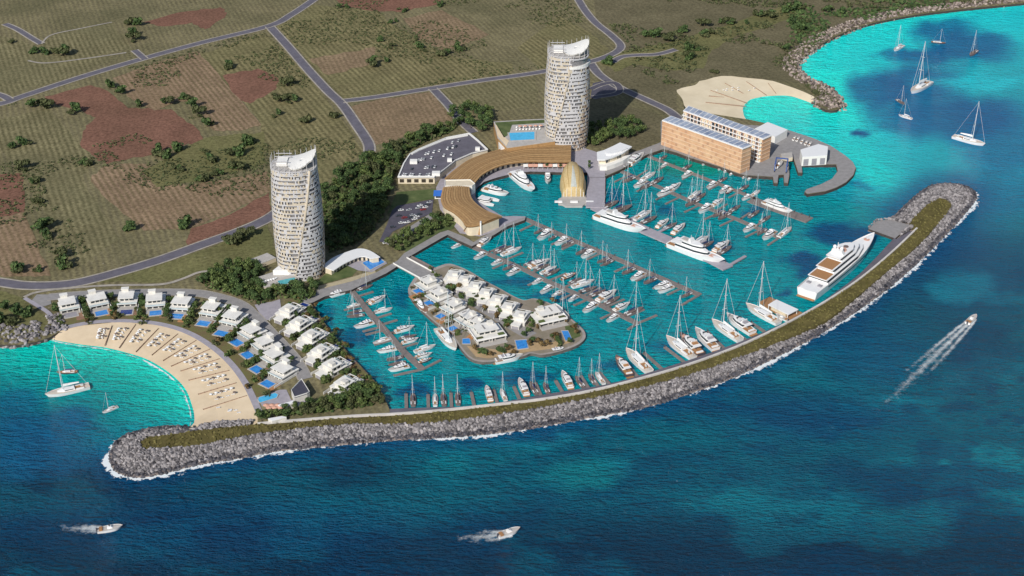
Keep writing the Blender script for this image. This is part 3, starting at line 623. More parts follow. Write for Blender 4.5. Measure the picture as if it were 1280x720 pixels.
# ------------------------------------------------------------------ twin towers
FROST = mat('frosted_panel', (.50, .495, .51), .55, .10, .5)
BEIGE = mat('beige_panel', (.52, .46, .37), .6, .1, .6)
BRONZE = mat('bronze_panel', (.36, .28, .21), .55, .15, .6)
def tower(base_px, H, rx, ry, rot, label, seam0, seam1, nf, low_side, seed):
    rd = random.Random(seed); b0 = P(*base_px, LZ); r = empty('residential_tower', b0, rot); tag(r, label, 'tower')
    fh = H / nf; NA = 96
    seam = lambda t: seam0 + (seam1 - seam0) * t
    def rad(th, t):
        c, s = math.cos(th), math.sin(th); q = (abs(c / rx) ** 2.6 + abs(s / ry) ** 2.6) ** (-1 / 2.6)
        q *= .93 + .09 * math.sin(math.pi * min(1, t * 1.05)) - .04 * t
        d = (th - seam(t)) % (2 * math.pi)
        return q * (1 + .15 * max(0, 1 - d / 2.6)) if d < 2.6 else q
    def ring(t, k=1.0, z=None):
        return [(rad(2 * math.pi * i / NA, t) * k * math.cos(2 * math.pi * i / NA), rad(2 * math.pi * i / NA, t) * k * math.sin(2 * math.pi * i / NA), t * H if z is None else z) for i in range(NA)]
    SHADE = mat('shaded_glazing', (.20, .195, .20), .25, .3, .5, spec=.5)
    MB().loft([ring(0, .93, 0)] + [ring(k / nf, .93) for k in range(1, nf)] + [ring(1, .93, H - 1)]).build('glazing', SHADE, r)
    for f in range(1, nf + 1):
        t = f / nf; z = t * H
        lowp = (lambda th: ((th - seam(t)) % (2 * math.pi)) < 1.7 and f > nf - low_side)
        if low_side and f > nf - low_side:
            R0 = [p for i, p in enumerate(ring(t, 1.0, z)) if not lowp(2 * math.pi * i / NA)]
            MB().prism([(x, y) for x, y, _ in R0], z - .5, z).build('floor_slab', FROST, r)
        else:
            MB().loft([ring(t, 1.0, z - .5), ring(t, 1.0, z)]).build('floor_slab', FROST, r)
        pm = MB(); z0 = z - fh + .02
        for i in range(NA):
            th0 = 2 * math.pi * i / NA; th1 = 2 * math.pi * (i + 1) / NA
            if lowp(th0): continue
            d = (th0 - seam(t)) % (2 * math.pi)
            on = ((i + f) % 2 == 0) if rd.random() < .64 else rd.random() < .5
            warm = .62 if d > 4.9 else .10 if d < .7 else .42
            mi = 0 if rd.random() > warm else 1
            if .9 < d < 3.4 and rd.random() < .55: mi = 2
            r0, r1 = rad(th0, t) * 1.004, rad(th1, t) * 1.004
            zt = z - .5 - (0 if rd.random() < .5 else .8) if on else z - fh + 1.15 + .55 * math.sin(3 * th0 + f * .55)
            q = [(r0 * math.cos(th0), r0 * math.sin(th0)), (r1 * math.cos(th1), r1 * math.sin(th1))]; k = .985
            pm.add([(q[0][0], q[0][1], z0), (q[1][0], q[1][1], z0), (q[1][0], q[1][1], zt), (q[0][0], q[0][1], zt),
                    (q[0][0] * k, q[0][1] * k, z0), (q[1][0] * k, q[1][1] * k, z0), (q[1][0] * k, q[1][1] * k, zt), (q[0][0] * k, q[0][1] * k, zt)],
                   [(0, 1, 2, 3), (5, 4, 7, 6), (3, 2, 6, 7), (1, 5, 6, 2), (4, 0, 3, 7)], mi)
        pm.build('balcony_lattice', [FROST, BEIGE, BRONZE], r)
    # white fin that closes the step of the spiral seam
    fm = []
    for f in range(0, nf + 1 - low_side):
        t = f / nf; th = seam(t); r1 = rad(th + .002, t) * 1.01; r0 = r1 * .84
        fm.append([(r0 * math.cos(th), r0 * math.sin(th), t * H), (r1 * math.cos(th), r1 * math.sin(th), t * H), (r1 * math.cos(th + .03), r1 * math.sin(th + .03), t * H), (r0 * math.cos(th + .03), r0 * math.sin(th + .03), t * H)])
    MB().loft(fm).build('spiral_fin', BEIGE, r)
    # saddle-shaped roof canopy with a rim of thin fins
    def rz2(x, y): u = x / rx; return H + 2.0 + 8.0 * max(0, u) ** 1.8 + 2.2 * max(0, -u) ** 2 - 1.6 * (y / ry) ** 2
    rings = []
    for k in (1.02, .8, .5, .2, .03):
        rr = ring(1, k * .97, 0); rings.append([(x * .62 + rx * .36, y * .88, rz2(x * .62 + rx * .36, y * .88)) for x, y, _ in rr])
    rings2 = [[(x, y, z - .7) for x, y, z in rg] for rg in rings[::-1]]
    MB().loft(rings + rings2, cap0=False, cap1=False).build('roof_canopy', WHITE, r, smooth_=True)
    fm = MB()
    for i in range(0, NA, 4):
        x, y, _ = ring(1, 1.0, 0)[i]; zz = rz2(x, y); fm.tube((x, y, H - 2), (x * .985, y * .985, zz + 3.4), .26, .14, 4)
    fm.loft([ring(1, 1.0, H - 2.2), ring(1, 1.0, H - 1.2)]).build('crown_frame', FROST, r)
    MB().loft([ring(1, .95, H - .2), ring(1, .95, H + .25)]).build('roof_terrace', LGREY, r); MB().box(-.62 * rx, -.2 * rx, -.3 * ry, .3 * ry, H + .25, H + 3.0).build('plant_room', WHITE, r)
    for q in (-.75, -.35, .35, .75): MB().box(-.75 * rx, -.1 * rx, q * ry * .8 - .25, q * ry * .8 + .25, H + 3.4, H + 3.8).build('trellis_beam', FROST, r)
    return r, ring
t1, rg1 = tower((377, 337), 89, 18.0, 17.0, 0, 'tall white lattice-clad tower standing beside the villa beach road', -1.72, -.75, 27, 0, 3)
t2, rg2 = tower((707, 179), 88, 19.5, 18, 0, 'tall white twisted tower standing behind the curved timber-roofed building', -2.25, -1.35, 26, 3, 8)
# white wedge canopy on the lower half of the second tower
th = -.95
MB().prism([(20.4 * math.cos(a), 19.4 * math.sin(a)) for a in np.linspace(-1.5, .25, 12)] + [(3, -1)], 77.9, lambda x, y: 78.6 + .10 * max(0, x - y - 8)).build('low_canopy', WHITE, t2)

# ------------------------------------------------------------------ helpers for buildings given by roof corners
def wpoly(px, z): return [V2(P(a, b_, z)) for a, b_ in px]
def building(name, label, cat, px, h, wall=WHITE, roof=WHITE, z=LZ, roof_t=.5, over=0.0, parapet=.0, group=None):
    """walled block whose roof outline is px on the plane z+h"""
    w = wpoly(px, z + h); cx = sum(p[0] for p in w) / len(w); cy = sum(p[1] for p in w) / len(w)
    r = empty(name, (cx, cy, z)); tag(r, label, cat, group); loc = [(x - cx, y - cy) for x, y in w]
    sc = lambda k: [(x * k, y * k) for x, y in loc]
    MB().prism(sc(1 - over), 0, h - roof_t).build('wall', wall, r)
    MB().prism(sc(1.0), h - roof_t, h).build('roof', roof, r)
    if parapet:
        mb = MB(); n_ = len(loc)
        o = sc(1.0); i_ = sc(.965); zz = h
        mb.add([(x, y, zz) for x, y in o] + [(x, y, zz + parapet) for x, y in o] + [(x, y, zz + parapet) for x, y in i_] + [(x, y, zz) for x, y in i_],
               [f for k in range(n_) for f in ((k, (k + 1) % n_, n_ + (k + 1) % n_, n_ + k), (n_ + k, n_ + (k + 1) % n_, 2 * n_ + (k + 1) % n_, 2 * n_ + k), (2 * n_ + k, 2 * n_ + (k + 1) % n_, 3 * n_ + (k + 1) % n_, 3 * n_ + k))])
        mb.build('parapet', WHITE, r)
    return r, loc, (cx, cy)
def windows_along(r, a, b_, n_, z0, z1, frac=.6, out=.12, m=GLASS, name='window', depth=.3):
    a = Vector((a[0], a[1], 0)); b_ = Vector((b_[0], b_[1], 0)); d = (b_ - a); L = d.length; d.normalize(); nrm = Vector((d.y, -d.x, 0))
    for k in range(n_):
        c = a + d * (L * (k + .5) / n_); hw = L / n_ * frac / 2; p0, p1 = c - d * hw, c + d * hw; q = nrm * out; bk = nrm * (out - depth)
        mb = MB(); mb.add([(*(p + o)[:2], z) for z in (z0, z1) for p, o in ((p0, bk), (p0, q), (p1, q), (p1, bk))],
                          [(0, 1, 2, 3)[::-1], (4, 5, 6, 7), (0, 1, 5, 4)[::-1], (1, 2, 6, 5)[::-1], (2, 3, 7, 6)[::-1], (3, 0, 4, 7)[::-1]])
        mb.build(name, m, r)

# ------------------------------------------------------------------ curved timber-roofed arcade (two wings)
def arcade(label, outer, inner, h, lean=0.0, front_fac=True):
    n_ = 44
    A = resample(wpoly(smooth(outer, 5), LZ + h), n_); B = resample(wpoly(smooth(inner, 5), LZ + h), n_)
    c0 = (A.mean(0) + B.mean(0)) / 2; A = A - c0; B = B - c0
    r = empty('arcade_building', (c0[0], c0[1], LZ)); tag(r, label, 'building')
    # striped roof of running boards
    NS = 12; mb = MB()
    for k in range(NS):
        t0, t1 = k / NS, (k + .86) / NS; 
        for i in range(n_ - 1):
            q = [A[i] * (1 - t0) + B[i] * t0, A[i + 1] * (1 - t0) + B[i + 1] * t0, A[i + 1] * (1 - t1) + B[i + 1] * t1, A[i] * (1 - t1) + B[i] * t1]
            crown = lambda t: h + 1.2 * math.sin(math.pi * t)
            mb.add([(*q[0], crown(t0)), (*q[1], crown(t0)), (*q[2], crown(t1)), (*q[3], crown(t1))], [(0, 1, 2, 3)], k % 3)
    o = mb.build('roof', [TIMBER, mat('timber_dark', (.34, .205, .092), .75, .2, .4), mat('timber_pale', (.40, .25, .115), .75, .2, .4)], r)
    me = o.data
    base = MB(); sk = lambda a, b_, t: a * (1 - t) + b_ * t
    base.prism([tuple(sk(A[i], B[i], .012)) for i in range(n_)] + [tuple(sk(A[i], B[i], .988)) for i in range(n_)][::-1], h - 1.0, h - .02)
    base.build('soffit', mat('roof_edge', (.24, .14, .06), .8, .2, .5), r)
    wl = MB().prism([tuple(sk(A[i], B[i], .06)) for i in range(n_)] + [tuple(sk(A[i], B[i], .84)) for i in range(n_)][::-1], 0, h - 1.0); wl.build('wall', CREAM, r)
    for i in range(1, n_ - 2, 2):
        a, b_ = sk(A[i], B[i], .84), sk(A[i + 1], B[i + 1], .84)
        d = Vector((b_[0] - a[0], b_[1] - a[1], 0)); nn = Vector((-d.y, d.x, 0)).normalized()
        w_ = sk(A[i], B[i], .5); 
        if (a[0] - w_[0]) * nn.x + (a[1] - w_[1]) * nn.y < 0: nn = -nn
        mb = MB(); p = [Vector((*a, 0)) + nn * .15, Vector((*b_, 0)) + nn * .15]
        mb.add([(p[0].x, p[0].y, .4), (p[1].x, p[1].y, .4), (p[1].x, p[1].y, h - 2.2), (p[0].x, p[0].y, h - 2.2)], [(0, 1, 2, 3)]); mb.build('window', GLASS, r)
    return r
arcade('curved timber-roofed arcade building on the north side of the inner harbour', [(714, 179), (690, 177.5), (665, 177), (645, 179.5), (622, 187), (602, 193), (585, 200), (568, 212), (555.5, 223)], [(713.5, 202.5), (690, 202.5), (662, 202), (640, 204), (625, 207.5), (612, 213), (602, 219.5), (597, 225), (593, 230)], 6.5)
ar2 = arcade('timber-roofed arcade wing bending round the inner harbour to the pontoons', [(554, 234), (551.5, 243), (551, 251), (555, 259), (567, 266), (577, 275), (583, 283), (600, 281.5)], [(587, 233.5), (588, 241), (590.5, 248), (598, 256), (609, 263), (622, 268), (627, 270), (628, 270.5)], 9)
# sloping gable of weathered boards and the white blade wall at the wing's end
g = [P(600, 281, LZ + 9), P(583, 283, LZ + 9), P(579, 289, LZ + .4), P(600, 294, LZ + .4)]
cc = ar2.location
gm = MB(); vs_ = [p - cc for p in g]; gm.add(vs_ + [v + Vector((0.6, 1.2, 0)) for v in vs_], [(0, 1, 2, 3), (7, 6, 5, 4), (0, 4, 5, 1), (1, 5, 6, 2), (2, 6, 7, 3), (3, 7, 4, 0)]); gm.build('gable', TIMBER, ar2)
a, b_ = P(600, 294, LZ) - cc, P(601.8, 293.5, LZ) - cc
MB().box(a.x, b_.x, a.y - .3, a.y + 3.5, 0, 11).build('blade_wall', WHITE, ar2)
# white link pavilion between the two wings
r, loc, c = building('link_pavilion', 'small white link pavilion between the two timber-roofed arcade wings', 'building', [(556, 225.5), (588, 225), (594, 230), (590, 233), (556, 233)], 8.2, WHITE, CREAM, parapet=.6)
for k in range(4):
    x = loc[4][0] + (loc[3][0] - loc[4][0]) * (k + .5) / 4; MB().box(x - 1.6, x + 1.6, loc[4][1] - .12, loc[4][1] + .2, .5, 5.4).build('window', GLASS, r)
# waterfront awnings in front of the arcade
for k, x in enumerate(np.linspace(657, 706, 9)):
    p = P(x, 211.3, LZ); r = empty('cafe_awning', p); tag(r, 'peach waterfront cafe awning, %s along the arcade promenade from the west' % ['first', 'second', 'third', 'fourth', 'fifth', 'sixth', 'seventh', 'eighth', 'ninth'][k], 'awning', 'cafe awnings on the arcade promenade')
    MB().prism([(-2, -1.9), (2, -1.9), (2, 1.9), (-2, 1.9)], 2.9, lambda x_, y_: 3.1 + .25 * (y_ + 1.9)).build('canopy', PINK if k % 3 else WHITE, r)
    for sx_ in (-1.8, 1.8): MB().tube((sx_, -1.7, 0), (sx_, -1.7, 2.9), .1).build('post', ALU, r)

# ------------------------------------------------------------------ golden shell hall on the water
b0 = P(717, 246, 1.2); r = empty('shell_hall', b0); tag(r, 'golden shell-shaped hall standing in the water at the arcade quay', 'building')
GOLD = mat('golden_shell', (.50, .37, .17), .55, .12, .6, c2=(.58, .45, .24))
MB().prism([V2(P(a, c_, 1.2) - b0) for a, c_ in [(698, 249), (702, 247), (703, 222), (731, 222), (732, 247), (737, 249), (736, 255), (731, 255.5), (728, 258), (707, 258), (703, 255.5), (698, 255)]], -4, .3).build('terrace', LGREY, r)
L = P(717, 208, 1.2).y - P(717, 248, 1.2).y
rings = []; NV = 16; NR = 15
for i in range(NV + 1):
    v = i / NV; y = L * .86 * (1 - v); w = 4.2 + 7.0 * math.sin(min(1, v / .72) * math.pi / 2) ** 1.2 - 2.0 * max(0, v - .72) / .28
    hh = 7 + 9.5 * math.sin(min(1, v / .55) * math.pi / 2) - 7.5 * max(0, (v - .5) / .5) ** 2
    rings.append([(-w * math.cos(math.pi * k / (NR - 1)), y - .0, .3 + hh * math.sin(math.pi * k / (NR - 1)) ** .8) for k in range(NR)])
MB().loft(rings, closed=False, cap0=True, cap1=True).build('shell', GOLD, r, smooth_=True)
for i_ in (3, 5, 9, 11):
    mb = MB(); 
    for a, c_ in zip(rings[:-1], rings[1:]): mb.tube(Vector(a[i_]) * 1.0 + Vector((0, 0, .1)), Vector(c_[i_]) + Vector((0, 0, .1)), .28, .28, 4)
    mb.build('shell_rib', mat('shell_rib_gold', (.38, .25, .09), .6, .1, .5), r)
mb = MB(); gl = []
for i in range(8, NV + 1):
    p = Vector(rings[i][7]); s = (i - 8) / (NV - 8) * 2.4 + .15
    gl.append([(p.x - s, p.y, p.z + .06 - .08 * s), (p.x, p.y - .02, p.z + .22), (p.x + s, p.y, p.z + .06 - .08 * s)])
mb.loft(gl, closed=False, cap0=False, cap1=False); mb.build('glass_slot', mat('pale_glass', (.48, .50, .46), .2, .1, .5, spec=.6), r)
mb = MB(); fr = rings[-1]
for k in range(2, NR - 2, 2): mb.box(fr[k][0] - .2, fr[k][0] + .2, fr[k][1] - .5, fr[k][1] - .1, .3, max(.8, fr[k][2] - .4))
mb.build('front_grille', WHITE, r)
for sx_ in (-13, 0, 13): MB().box(sx_ - 3.2, sx_ + 3.2, -11.8, -9.6, .3, 1.3).build('terrace_step', WPAINT, r)

# ------------------------------------------------------------------ white wave-roofed pavilion
r, loc, c = building('pavilion', 'white wave-roofed pavilion on the quay east of the shell hall', 'building', [(746, 190), (755, 187.5), (765, 183), (775, 178), (790, 183), (779, 191), (767, 196), (756, 199.5), (746.5, 199.5)], 9, CREAM, WPAINT, over=.16, roof_t=1.0)
MB().prism([(x * .9 + 1, y * .9 - 5.2) for x, y in loc[4:]] + [(loc[0][0] + 1, loc[0][1] - 8)], 0, 4.0).build('lower_roof', WHITE, r)
MB().prism([(x * .6 + 3, y * .45 + .5) for x, y in loc], 9.0, 10.2).build('upper_roof', WPAINT, r)
windows_along(r, (loc[7][0] * .86, loc[7][1] * .86), (loc[5][0] * .86, loc[5][1] * .86), 6, 4.6, 7.6, .75)

# ------------------------------------------------------------------ roof-top car park and cars
r, loc, c = building('parking_building', 'flat car park building with dark roof deck and white rim', 'building', [(497, 222), (504, 205), (512, 193), (523, 187), (536, 181.5), (558, 172.5), (587, 167), (598, 176), (610, 187.5), (591, 192), (570, 201), (555, 213), (543, 222)], 6, CREAM, ASPH, parapet=1.0, over=.01)
windows_along(r, (loc[0][0] * .99, loc[0][1] * .99), (loc[12][0] * .99, loc[12][1] * .99), 5, 1.2, 4.4, .6, m=mat('deck_opening', (.05, .04, .03), .9, .2, .5), name='opening')
mb = MB(); q = resample([(x * .93, y * .90) for x, y in loc[2:7]], 24)
rb = ribbon([Vector((x, y, 0)) for x, y in q], 1.3, 6.0, None, .9); rb.build('inner_kerb', WHITE, r)
r.name = 'parking_building'; PARK = r
for px, s in (((517, 201), 3.2), ((545, 216), 3.4), ((562, 199), 2.0), ((597, 185), 2.0)):
    p = P(*px, LZ + 8) - r.location; MB().box(p.x - s, p.x + s, p.y - s * .8, p.y + s * .8, 6, 8.6).build('stair_head', WHITE, r)
CARPAINT = [mat('car_white', (.80, .80, .80), .3, .03, 1, spec=.5), mat('car_silver', (.45, .46, .48), .3, .05, 1, spec=.5), mat('car_red', (.30, .03, .03), .3, .1, 1, spec=.5), mat('car_dark', (.05, .055, .07), .3, .1, 1, spec=.5)]
RUBBER = mat('rubber', (.02, .02, .02), .9, .1, 1)
def car_proto(m, name='parked_car'):
    r = empty(name)
    prof = [(-2.3, .35), (-2.35, .85), (-1.5, .98), (1.0, .95), (2.2, .75), (2.3, .35)]
    MB().loft([[(x, -.9, z) for x, z in prof], [(x, .9, z) for x, z in prof]]).build('body', m, r)
    cab = [(-1.9, .96), (-1.35, 1.5), (.25, 1.5), (1.05, .95)]
    MB().loft([[(x, -.8 + (.12 if z > 1.2 else 0), z) for x, z in cab], [(x, .8 - (.12 if z > 1.2 else 0), z) for x, z in cab]]).build('cabin', GLASS, r)
    MB().box(-1.3, .2, -.66, .66, 1.5, 1.56).build('roof_panel', m, r)
    for x in (-1.4, 1.4):
        for y in (-.92, .72): MB().tube((x, y, .34), (x, y + .2, .34), .34, None, 10).build('wheel', RUBBER, r)
    return r
CARS = {}
CNAME = ['white', 'silver', 'red', 'dark']
def car(px, z, rz_, ci, where, group):
    lab = '%s car %s' % (CNAME[ci], where)
    if ci not in CARS: o = CARS[ci] = car_proto(CARPAINT[ci])
    else: o = copy_tree(CARS[ci])
    o.location = P(*px, z); o.rotation_euler = (0, 0, rz_); tag(o, lab, 'car', group + ', ' + CNAME[ci]); return o
rd = random.Random(4)
def lot(rows, z, where, group, ang, fill=.45):
    for (a, b_, n_) in rows:
        for k in range(n_):
            if rd.random() > fill: continue
            t = (k + .5) / n_; ci = rd.choices((0, 1, 2, 3), (7, 3, 1, 2))[0]
            car((a[0] + (b_[0] - a[0]) * t, a[1] + (b_[1] - a[1]) * t), z, ang + (math.pi if rd.random() < .5 else 0) + rd.uniform(-.05, .05), ci, where, group)
lot([((503, 219), (538, 219), 12), ((508, 212), (545, 209), 13), ((516, 202), (566, 193), 16), ((524, 195), (585, 180), 18), ((545, 184), (590, 172), 12)], LZ + 6.05, 'parked on the roof deck of the car park building', 'cars on the roof deck', R(78), .36)
lot([((490, 286), (504, 258), 8), ((499, 284), (514, 258), 8), ((508, 280), (526, 256), 8), ((517, 276), (538, 252), 8)], LZ + .40, 'parked in the ground level car park behind the trees', 'cars in the ground level car park', R(20), .55)
car((482, 304), LZ + .40, R(35), 0, 'parked alone at the road end beside the quay trees', 'lone parked car')
p = P(548, 241, LZ + 4); r = empty('kiosk', (p.x, p.y, LZ)); tag(r, 'small kiosk with a bright blue canopy beside the timber-roofed arcade', 'kiosk')
MB().box(-3, 3, -3.4, 3.4, 0, 3).build('wall', WHITE, r); MB().prism([(-4, -4.4), (4, -4.4), (4, 4.4), (-4, 4.4)], 3, lambda x, y: 3.8 + .1 * y).build('canopy', mat('blue_canvas', (.04, .16, .55), .7, .1, .6), r); MB().box(-2.2, 2.2, -3.5, -3.3, .9, 2.4).build('hatch', GLASS, r)

# ------------------------------------------------------------------ pool terraces
def pool(px, z, label, water=POOLW, group=None, rim=LGREY, rimw=1.14, h=.35):
    w = wpoly(px, z); cx = sum(p[0] for p in w) / len(w); cy = sum(p[1] for p in w) / len(w)
    r = empty('swimming_pool', (cx, cy, z)); tag(r, label, 'pool', group)
    loc = [(x - cx, y - cy) for x, y in w]; mb = MB(); n_ = len(loc); o = [(x * rimw, y * rimw) for x, y in loc]
    mb.add([(x, y, 0) for x, y in o] + [(x, y, h) for x, y in o] + [(x, y, h) for x, y in loc] + [(x, y, .02) for x, y in loc],
           [f for k in range(n_) for f in ((k, (k + 1) % n_, n_ + (k + 1) % n_, n_ + k), (n_ + k, n_ + (k + 1) % n_, 2 * n_ + (k + 1) % n_, 2 * n_ + k), (2 * n_ + k, 2 * n_ + (k + 1) % n_, 3 * n_ + (k + 1) % n_, 3 * n_ + k))])
    mb.build('coping', rim, r); MB().sheet(loc, h - .08).build('pool_water', water, r); return r
def quad(c, hw, hh, skew=0.0): return [(c[0] - hw + skew, c[1] - hh), (c[0] + hw + skew, c[1] - hh), (c[0] + hw - skew, c[1] + hh), (c[0] - hw - skew, c[1] + hh)]
r, loc, c = building('pool_podium', 'low podium with a rooftop lawn and long pool below the twisted tower', 'building', [(617, 152), (655, 149.5), (690, 148), (694, 176), (634, 184.5), (622, 172)], 11, TIMBER, LGREY, roof_t=.6)
dk = lambda px, z, m, nm, h=.1: MB().prism([V2(P(a, b_, LZ + z)) for a, b_ in px], LZ + z - .1, LZ + z + h).build(nm, m)
for px, m, nm in (([(618.5, 153), (655, 150.8), (689, 149.5), (689.5, 153), (640, 156), (636, 168), (630, 172)], LAWN, 'lawn'), ([(619, 155), (622, 170), (633, 182.5), (636, 176), (630, 170), (622, 158)], SAND, 'planting')):
    o = MB().prism([V2(P(a, b_, LZ + 11.05) - r.location) for a, b_ in px], 11.0, 11.12).build(nm, m, r)
pool([(636.5, 166.5), (668, 165), (668, 174.5), (638, 176)], LZ + 11.05, 'long bright blue pool on the podium below the twisted tower', POOLC)
r, loc, c = building('ramp_block', 'pale sloping ramp wall on the west side of the pool podium', 'ramp', [(621.5, 172), (625, 171), (635.5, 184), (626, 186)], 8, WHITE, WPAINT)
lrd = random.Random(9)
LOUNGE = None
def lounger_proto():
    r = empty('sun_lounger'); MB().box(-.95, .95, -.36, .36, .28, .4).build('cushion', WPAINT, r); MB().prism([(-.95, -.36), (-.3, -.36), (-.3, .36), (-.95, .36)], .4, lambda x, y: .42 + (-.3 - x) * .8).build('backrest', WPAINT, r)
    for x in (-.8, .8):
        for y in (-.3, .3): MB().box(x - .04, x + .04, y - .04, y + .04, 0, .28).build('leg', ALU, r)
    return r
def lounger(px, z, rz_, label, group, s=1.5):
    global LOUNGE
    if LOUNGE is None: o = LOUNGE = lounger_proto()
    else: o = copy_tree(LOUNGE)
    o.location = P(*px, z); o.rotation_euler = (0, 0, rz_); o.scale = (s, s, s); tag(o, label, 'sun lounger', group)
def parasol_proto(m):
    r = empty('parasol'); MB().tube((0, 0, 0), (0, 0, 2.5), .05).build('pole', ALU, r)
    n_ = 8; MB().add([(1.5 * math.cos(2 * math.pi * k / n_), 1.5 * math.sin(2 * math.pi * k / n_), 2.15) for k in range(n_)] + [(0, 0, 2.7), (0, 0, 2.1)], [(k, (k + 1) % n_, n_) for k in range(n_)] + [((k + 1) % n_, k, n_ + 1) for k in range(n_)]).build('canopy', m, r); return r
PARAS = {}
def parasol(px, z, m, label, group, s=1.2):
    if m.name not in PARAS: o = PARAS[m.name] = parasol_proto(m)
    else: o = copy_tree(PARAS[m.name])
    o.location = P(*px, z); o.scale = (s, s, s); tag(o, label, 'parasol', group)
for k in range(16): lounger((646 + (k % 8) * 4.1, 159.5 + (k // 8) * 3 - (k % 8) * .15), LZ + 11.15, R(80), 'white sun lounger on the podium pool terrace below the twisted tower', 'loungers on the podium terrace', 1.8)
for k in range(5): parasol((650 + k * 6.5, 161 - k * .2), LZ + 11.15, PINK, 'pink parasol on the podium pool terrace below the twisted tower', 'parasols on the podium terrace', 1.3)
# crescent beach club near the first tower
A = resample(wpoly(smooth([(403, 333), (416, 322), (440, 312.5), (452, 310.5), (464, 314), (475, 321)], 5), LZ + 5), 24); B = resample(wpoly(smooth([(417, 338), (431, 329), (446, 322), (452, 320.5), (458, 321), (463, 323)], 5), LZ + 5), 24)
c0 = A.mean(0); r = empty('crescent_pavilion', (c0[0], c0[1], LZ)); tag(r, 'white crescent-roofed pavilion curving round a blue pool by the west quay', 'building')
MB().prism([tuple(p) for p in A - c0] + [tuple(p) for p in (B - c0)][::-1], 4.4, 5).build('roof', WPAINT, r)
C_ = A * .85 + B * .15 - c0; D_ = A * .2 + B * .8 - c0; MB().prism([tuple(p) for p in C_] + [tuple(p) for p in D_][::-1], 0, 4.4).build('wall', CREAM, r)
for i in range(2, 22, 2):
    a, b_ = D_[i], D_[i + 1]; MB().add([(a[0], a[1] - .06, .4), (b_[0], b_[1] - .06, .4), (b_[0], b_[1] - .06, 3.8), (a[0], a[1] - .06, 3.8)], [(0, 1, 2, 3)]).build('window', GLASS, r)
sheet('terrace', [(432, 331), (446, 320), (462, 318), (476, 322), (484, 329), (465, 340), (448, 338)], LZ + .36, LAVP)
pool([(453, 329), (470, 320.5), (481, 328), (463, 337.5)], LZ + .45, 'blue angular pool inside the white crescent pavilion by the west quay', POOLW)
# podium terrace of the first tower
r, loc, c = building('tower_podium', 'low white terrace podium with loungers at the foot of the first tower', 'building', [(323, 346), (341, 340), (362, 338), (374, 347), (372, 353), (330, 359)], 4, CREAM, LGREY)
pool([(347, 351.5), (368, 347), (372, 352.5), (350, 357)], LZ + 4.05, 'turquoise pool on the terrace at the foot of the first tower', mat('turquoise_pool', (.06, .36, .42), .15, .15, .4, spec=.5))
for k in range(6): lounger((328 + k * 3.2, 353.5 - k * .9), LZ + 4.05, R(60), 'white sun lounger on the terrace at the first tower foot', 'loungers at the first tower foot', 2.0)
r, loc, c = building('entrance_canopy', 'white folded entrance canopy leaning on the first tower base', 'canopy', [(341, 338), (356, 326), (366, 331), (362, 338)], 8, WHITE, WPAINT)
r, loc, c = building('gatehouse', 'long low grey gatehouse roof between tree belt and first tower', 'building', [(310, 325), (334, 316), (345, 322), (322, 331)], 3.5, CREAM, LGREY)

# ------------------------------------------------------------------ dry-stack boat halls on the peninsula
PEACH = mat('peach_cladding', (.57, .315, .175), .8, .12, .09, c2=(.65, .45, .285)); SOLAR = mat('solar_glass', (.24, .29, .42), .3, .25, .12, c2=(.44, .49, .58), spec=.5)
n, l, b = nodes_of(PEACH); src = b.inputs['Base Color'].links[0].from_socket; geo = n.new('ShaderNodeNewGeometry'); sx = n.new('ShaderNodeSeparateXYZ'); l.new(geo.outputs['Position'], sx.inputs[0])
st = mathn(n, l, 'MULTIPLY_ADD', mathn(n, l, 'SINE', mathn(n, l, 'MULTIPLY', sx.outputs['Z'], 2 * math.pi / 2.4)), .5, .5); fl = ramp(n, l, noise(n, l, geo.outputs['Position'], .35, 3), .42, .6)
l.new(mixc(n, l, mathn(n, l, 'MULTIPLY', mathn(n, l, 'MULTIPLY', st, fl), .6), src, (.50, .28, .17)), b.inputs['Base Color'])
PEACHD = mat('peach_shutter', (.46, .27, .17), .8, .15, .2); PEACHL = mat('peach_ledge', (.66, .50, .36), .8, .1, .2)
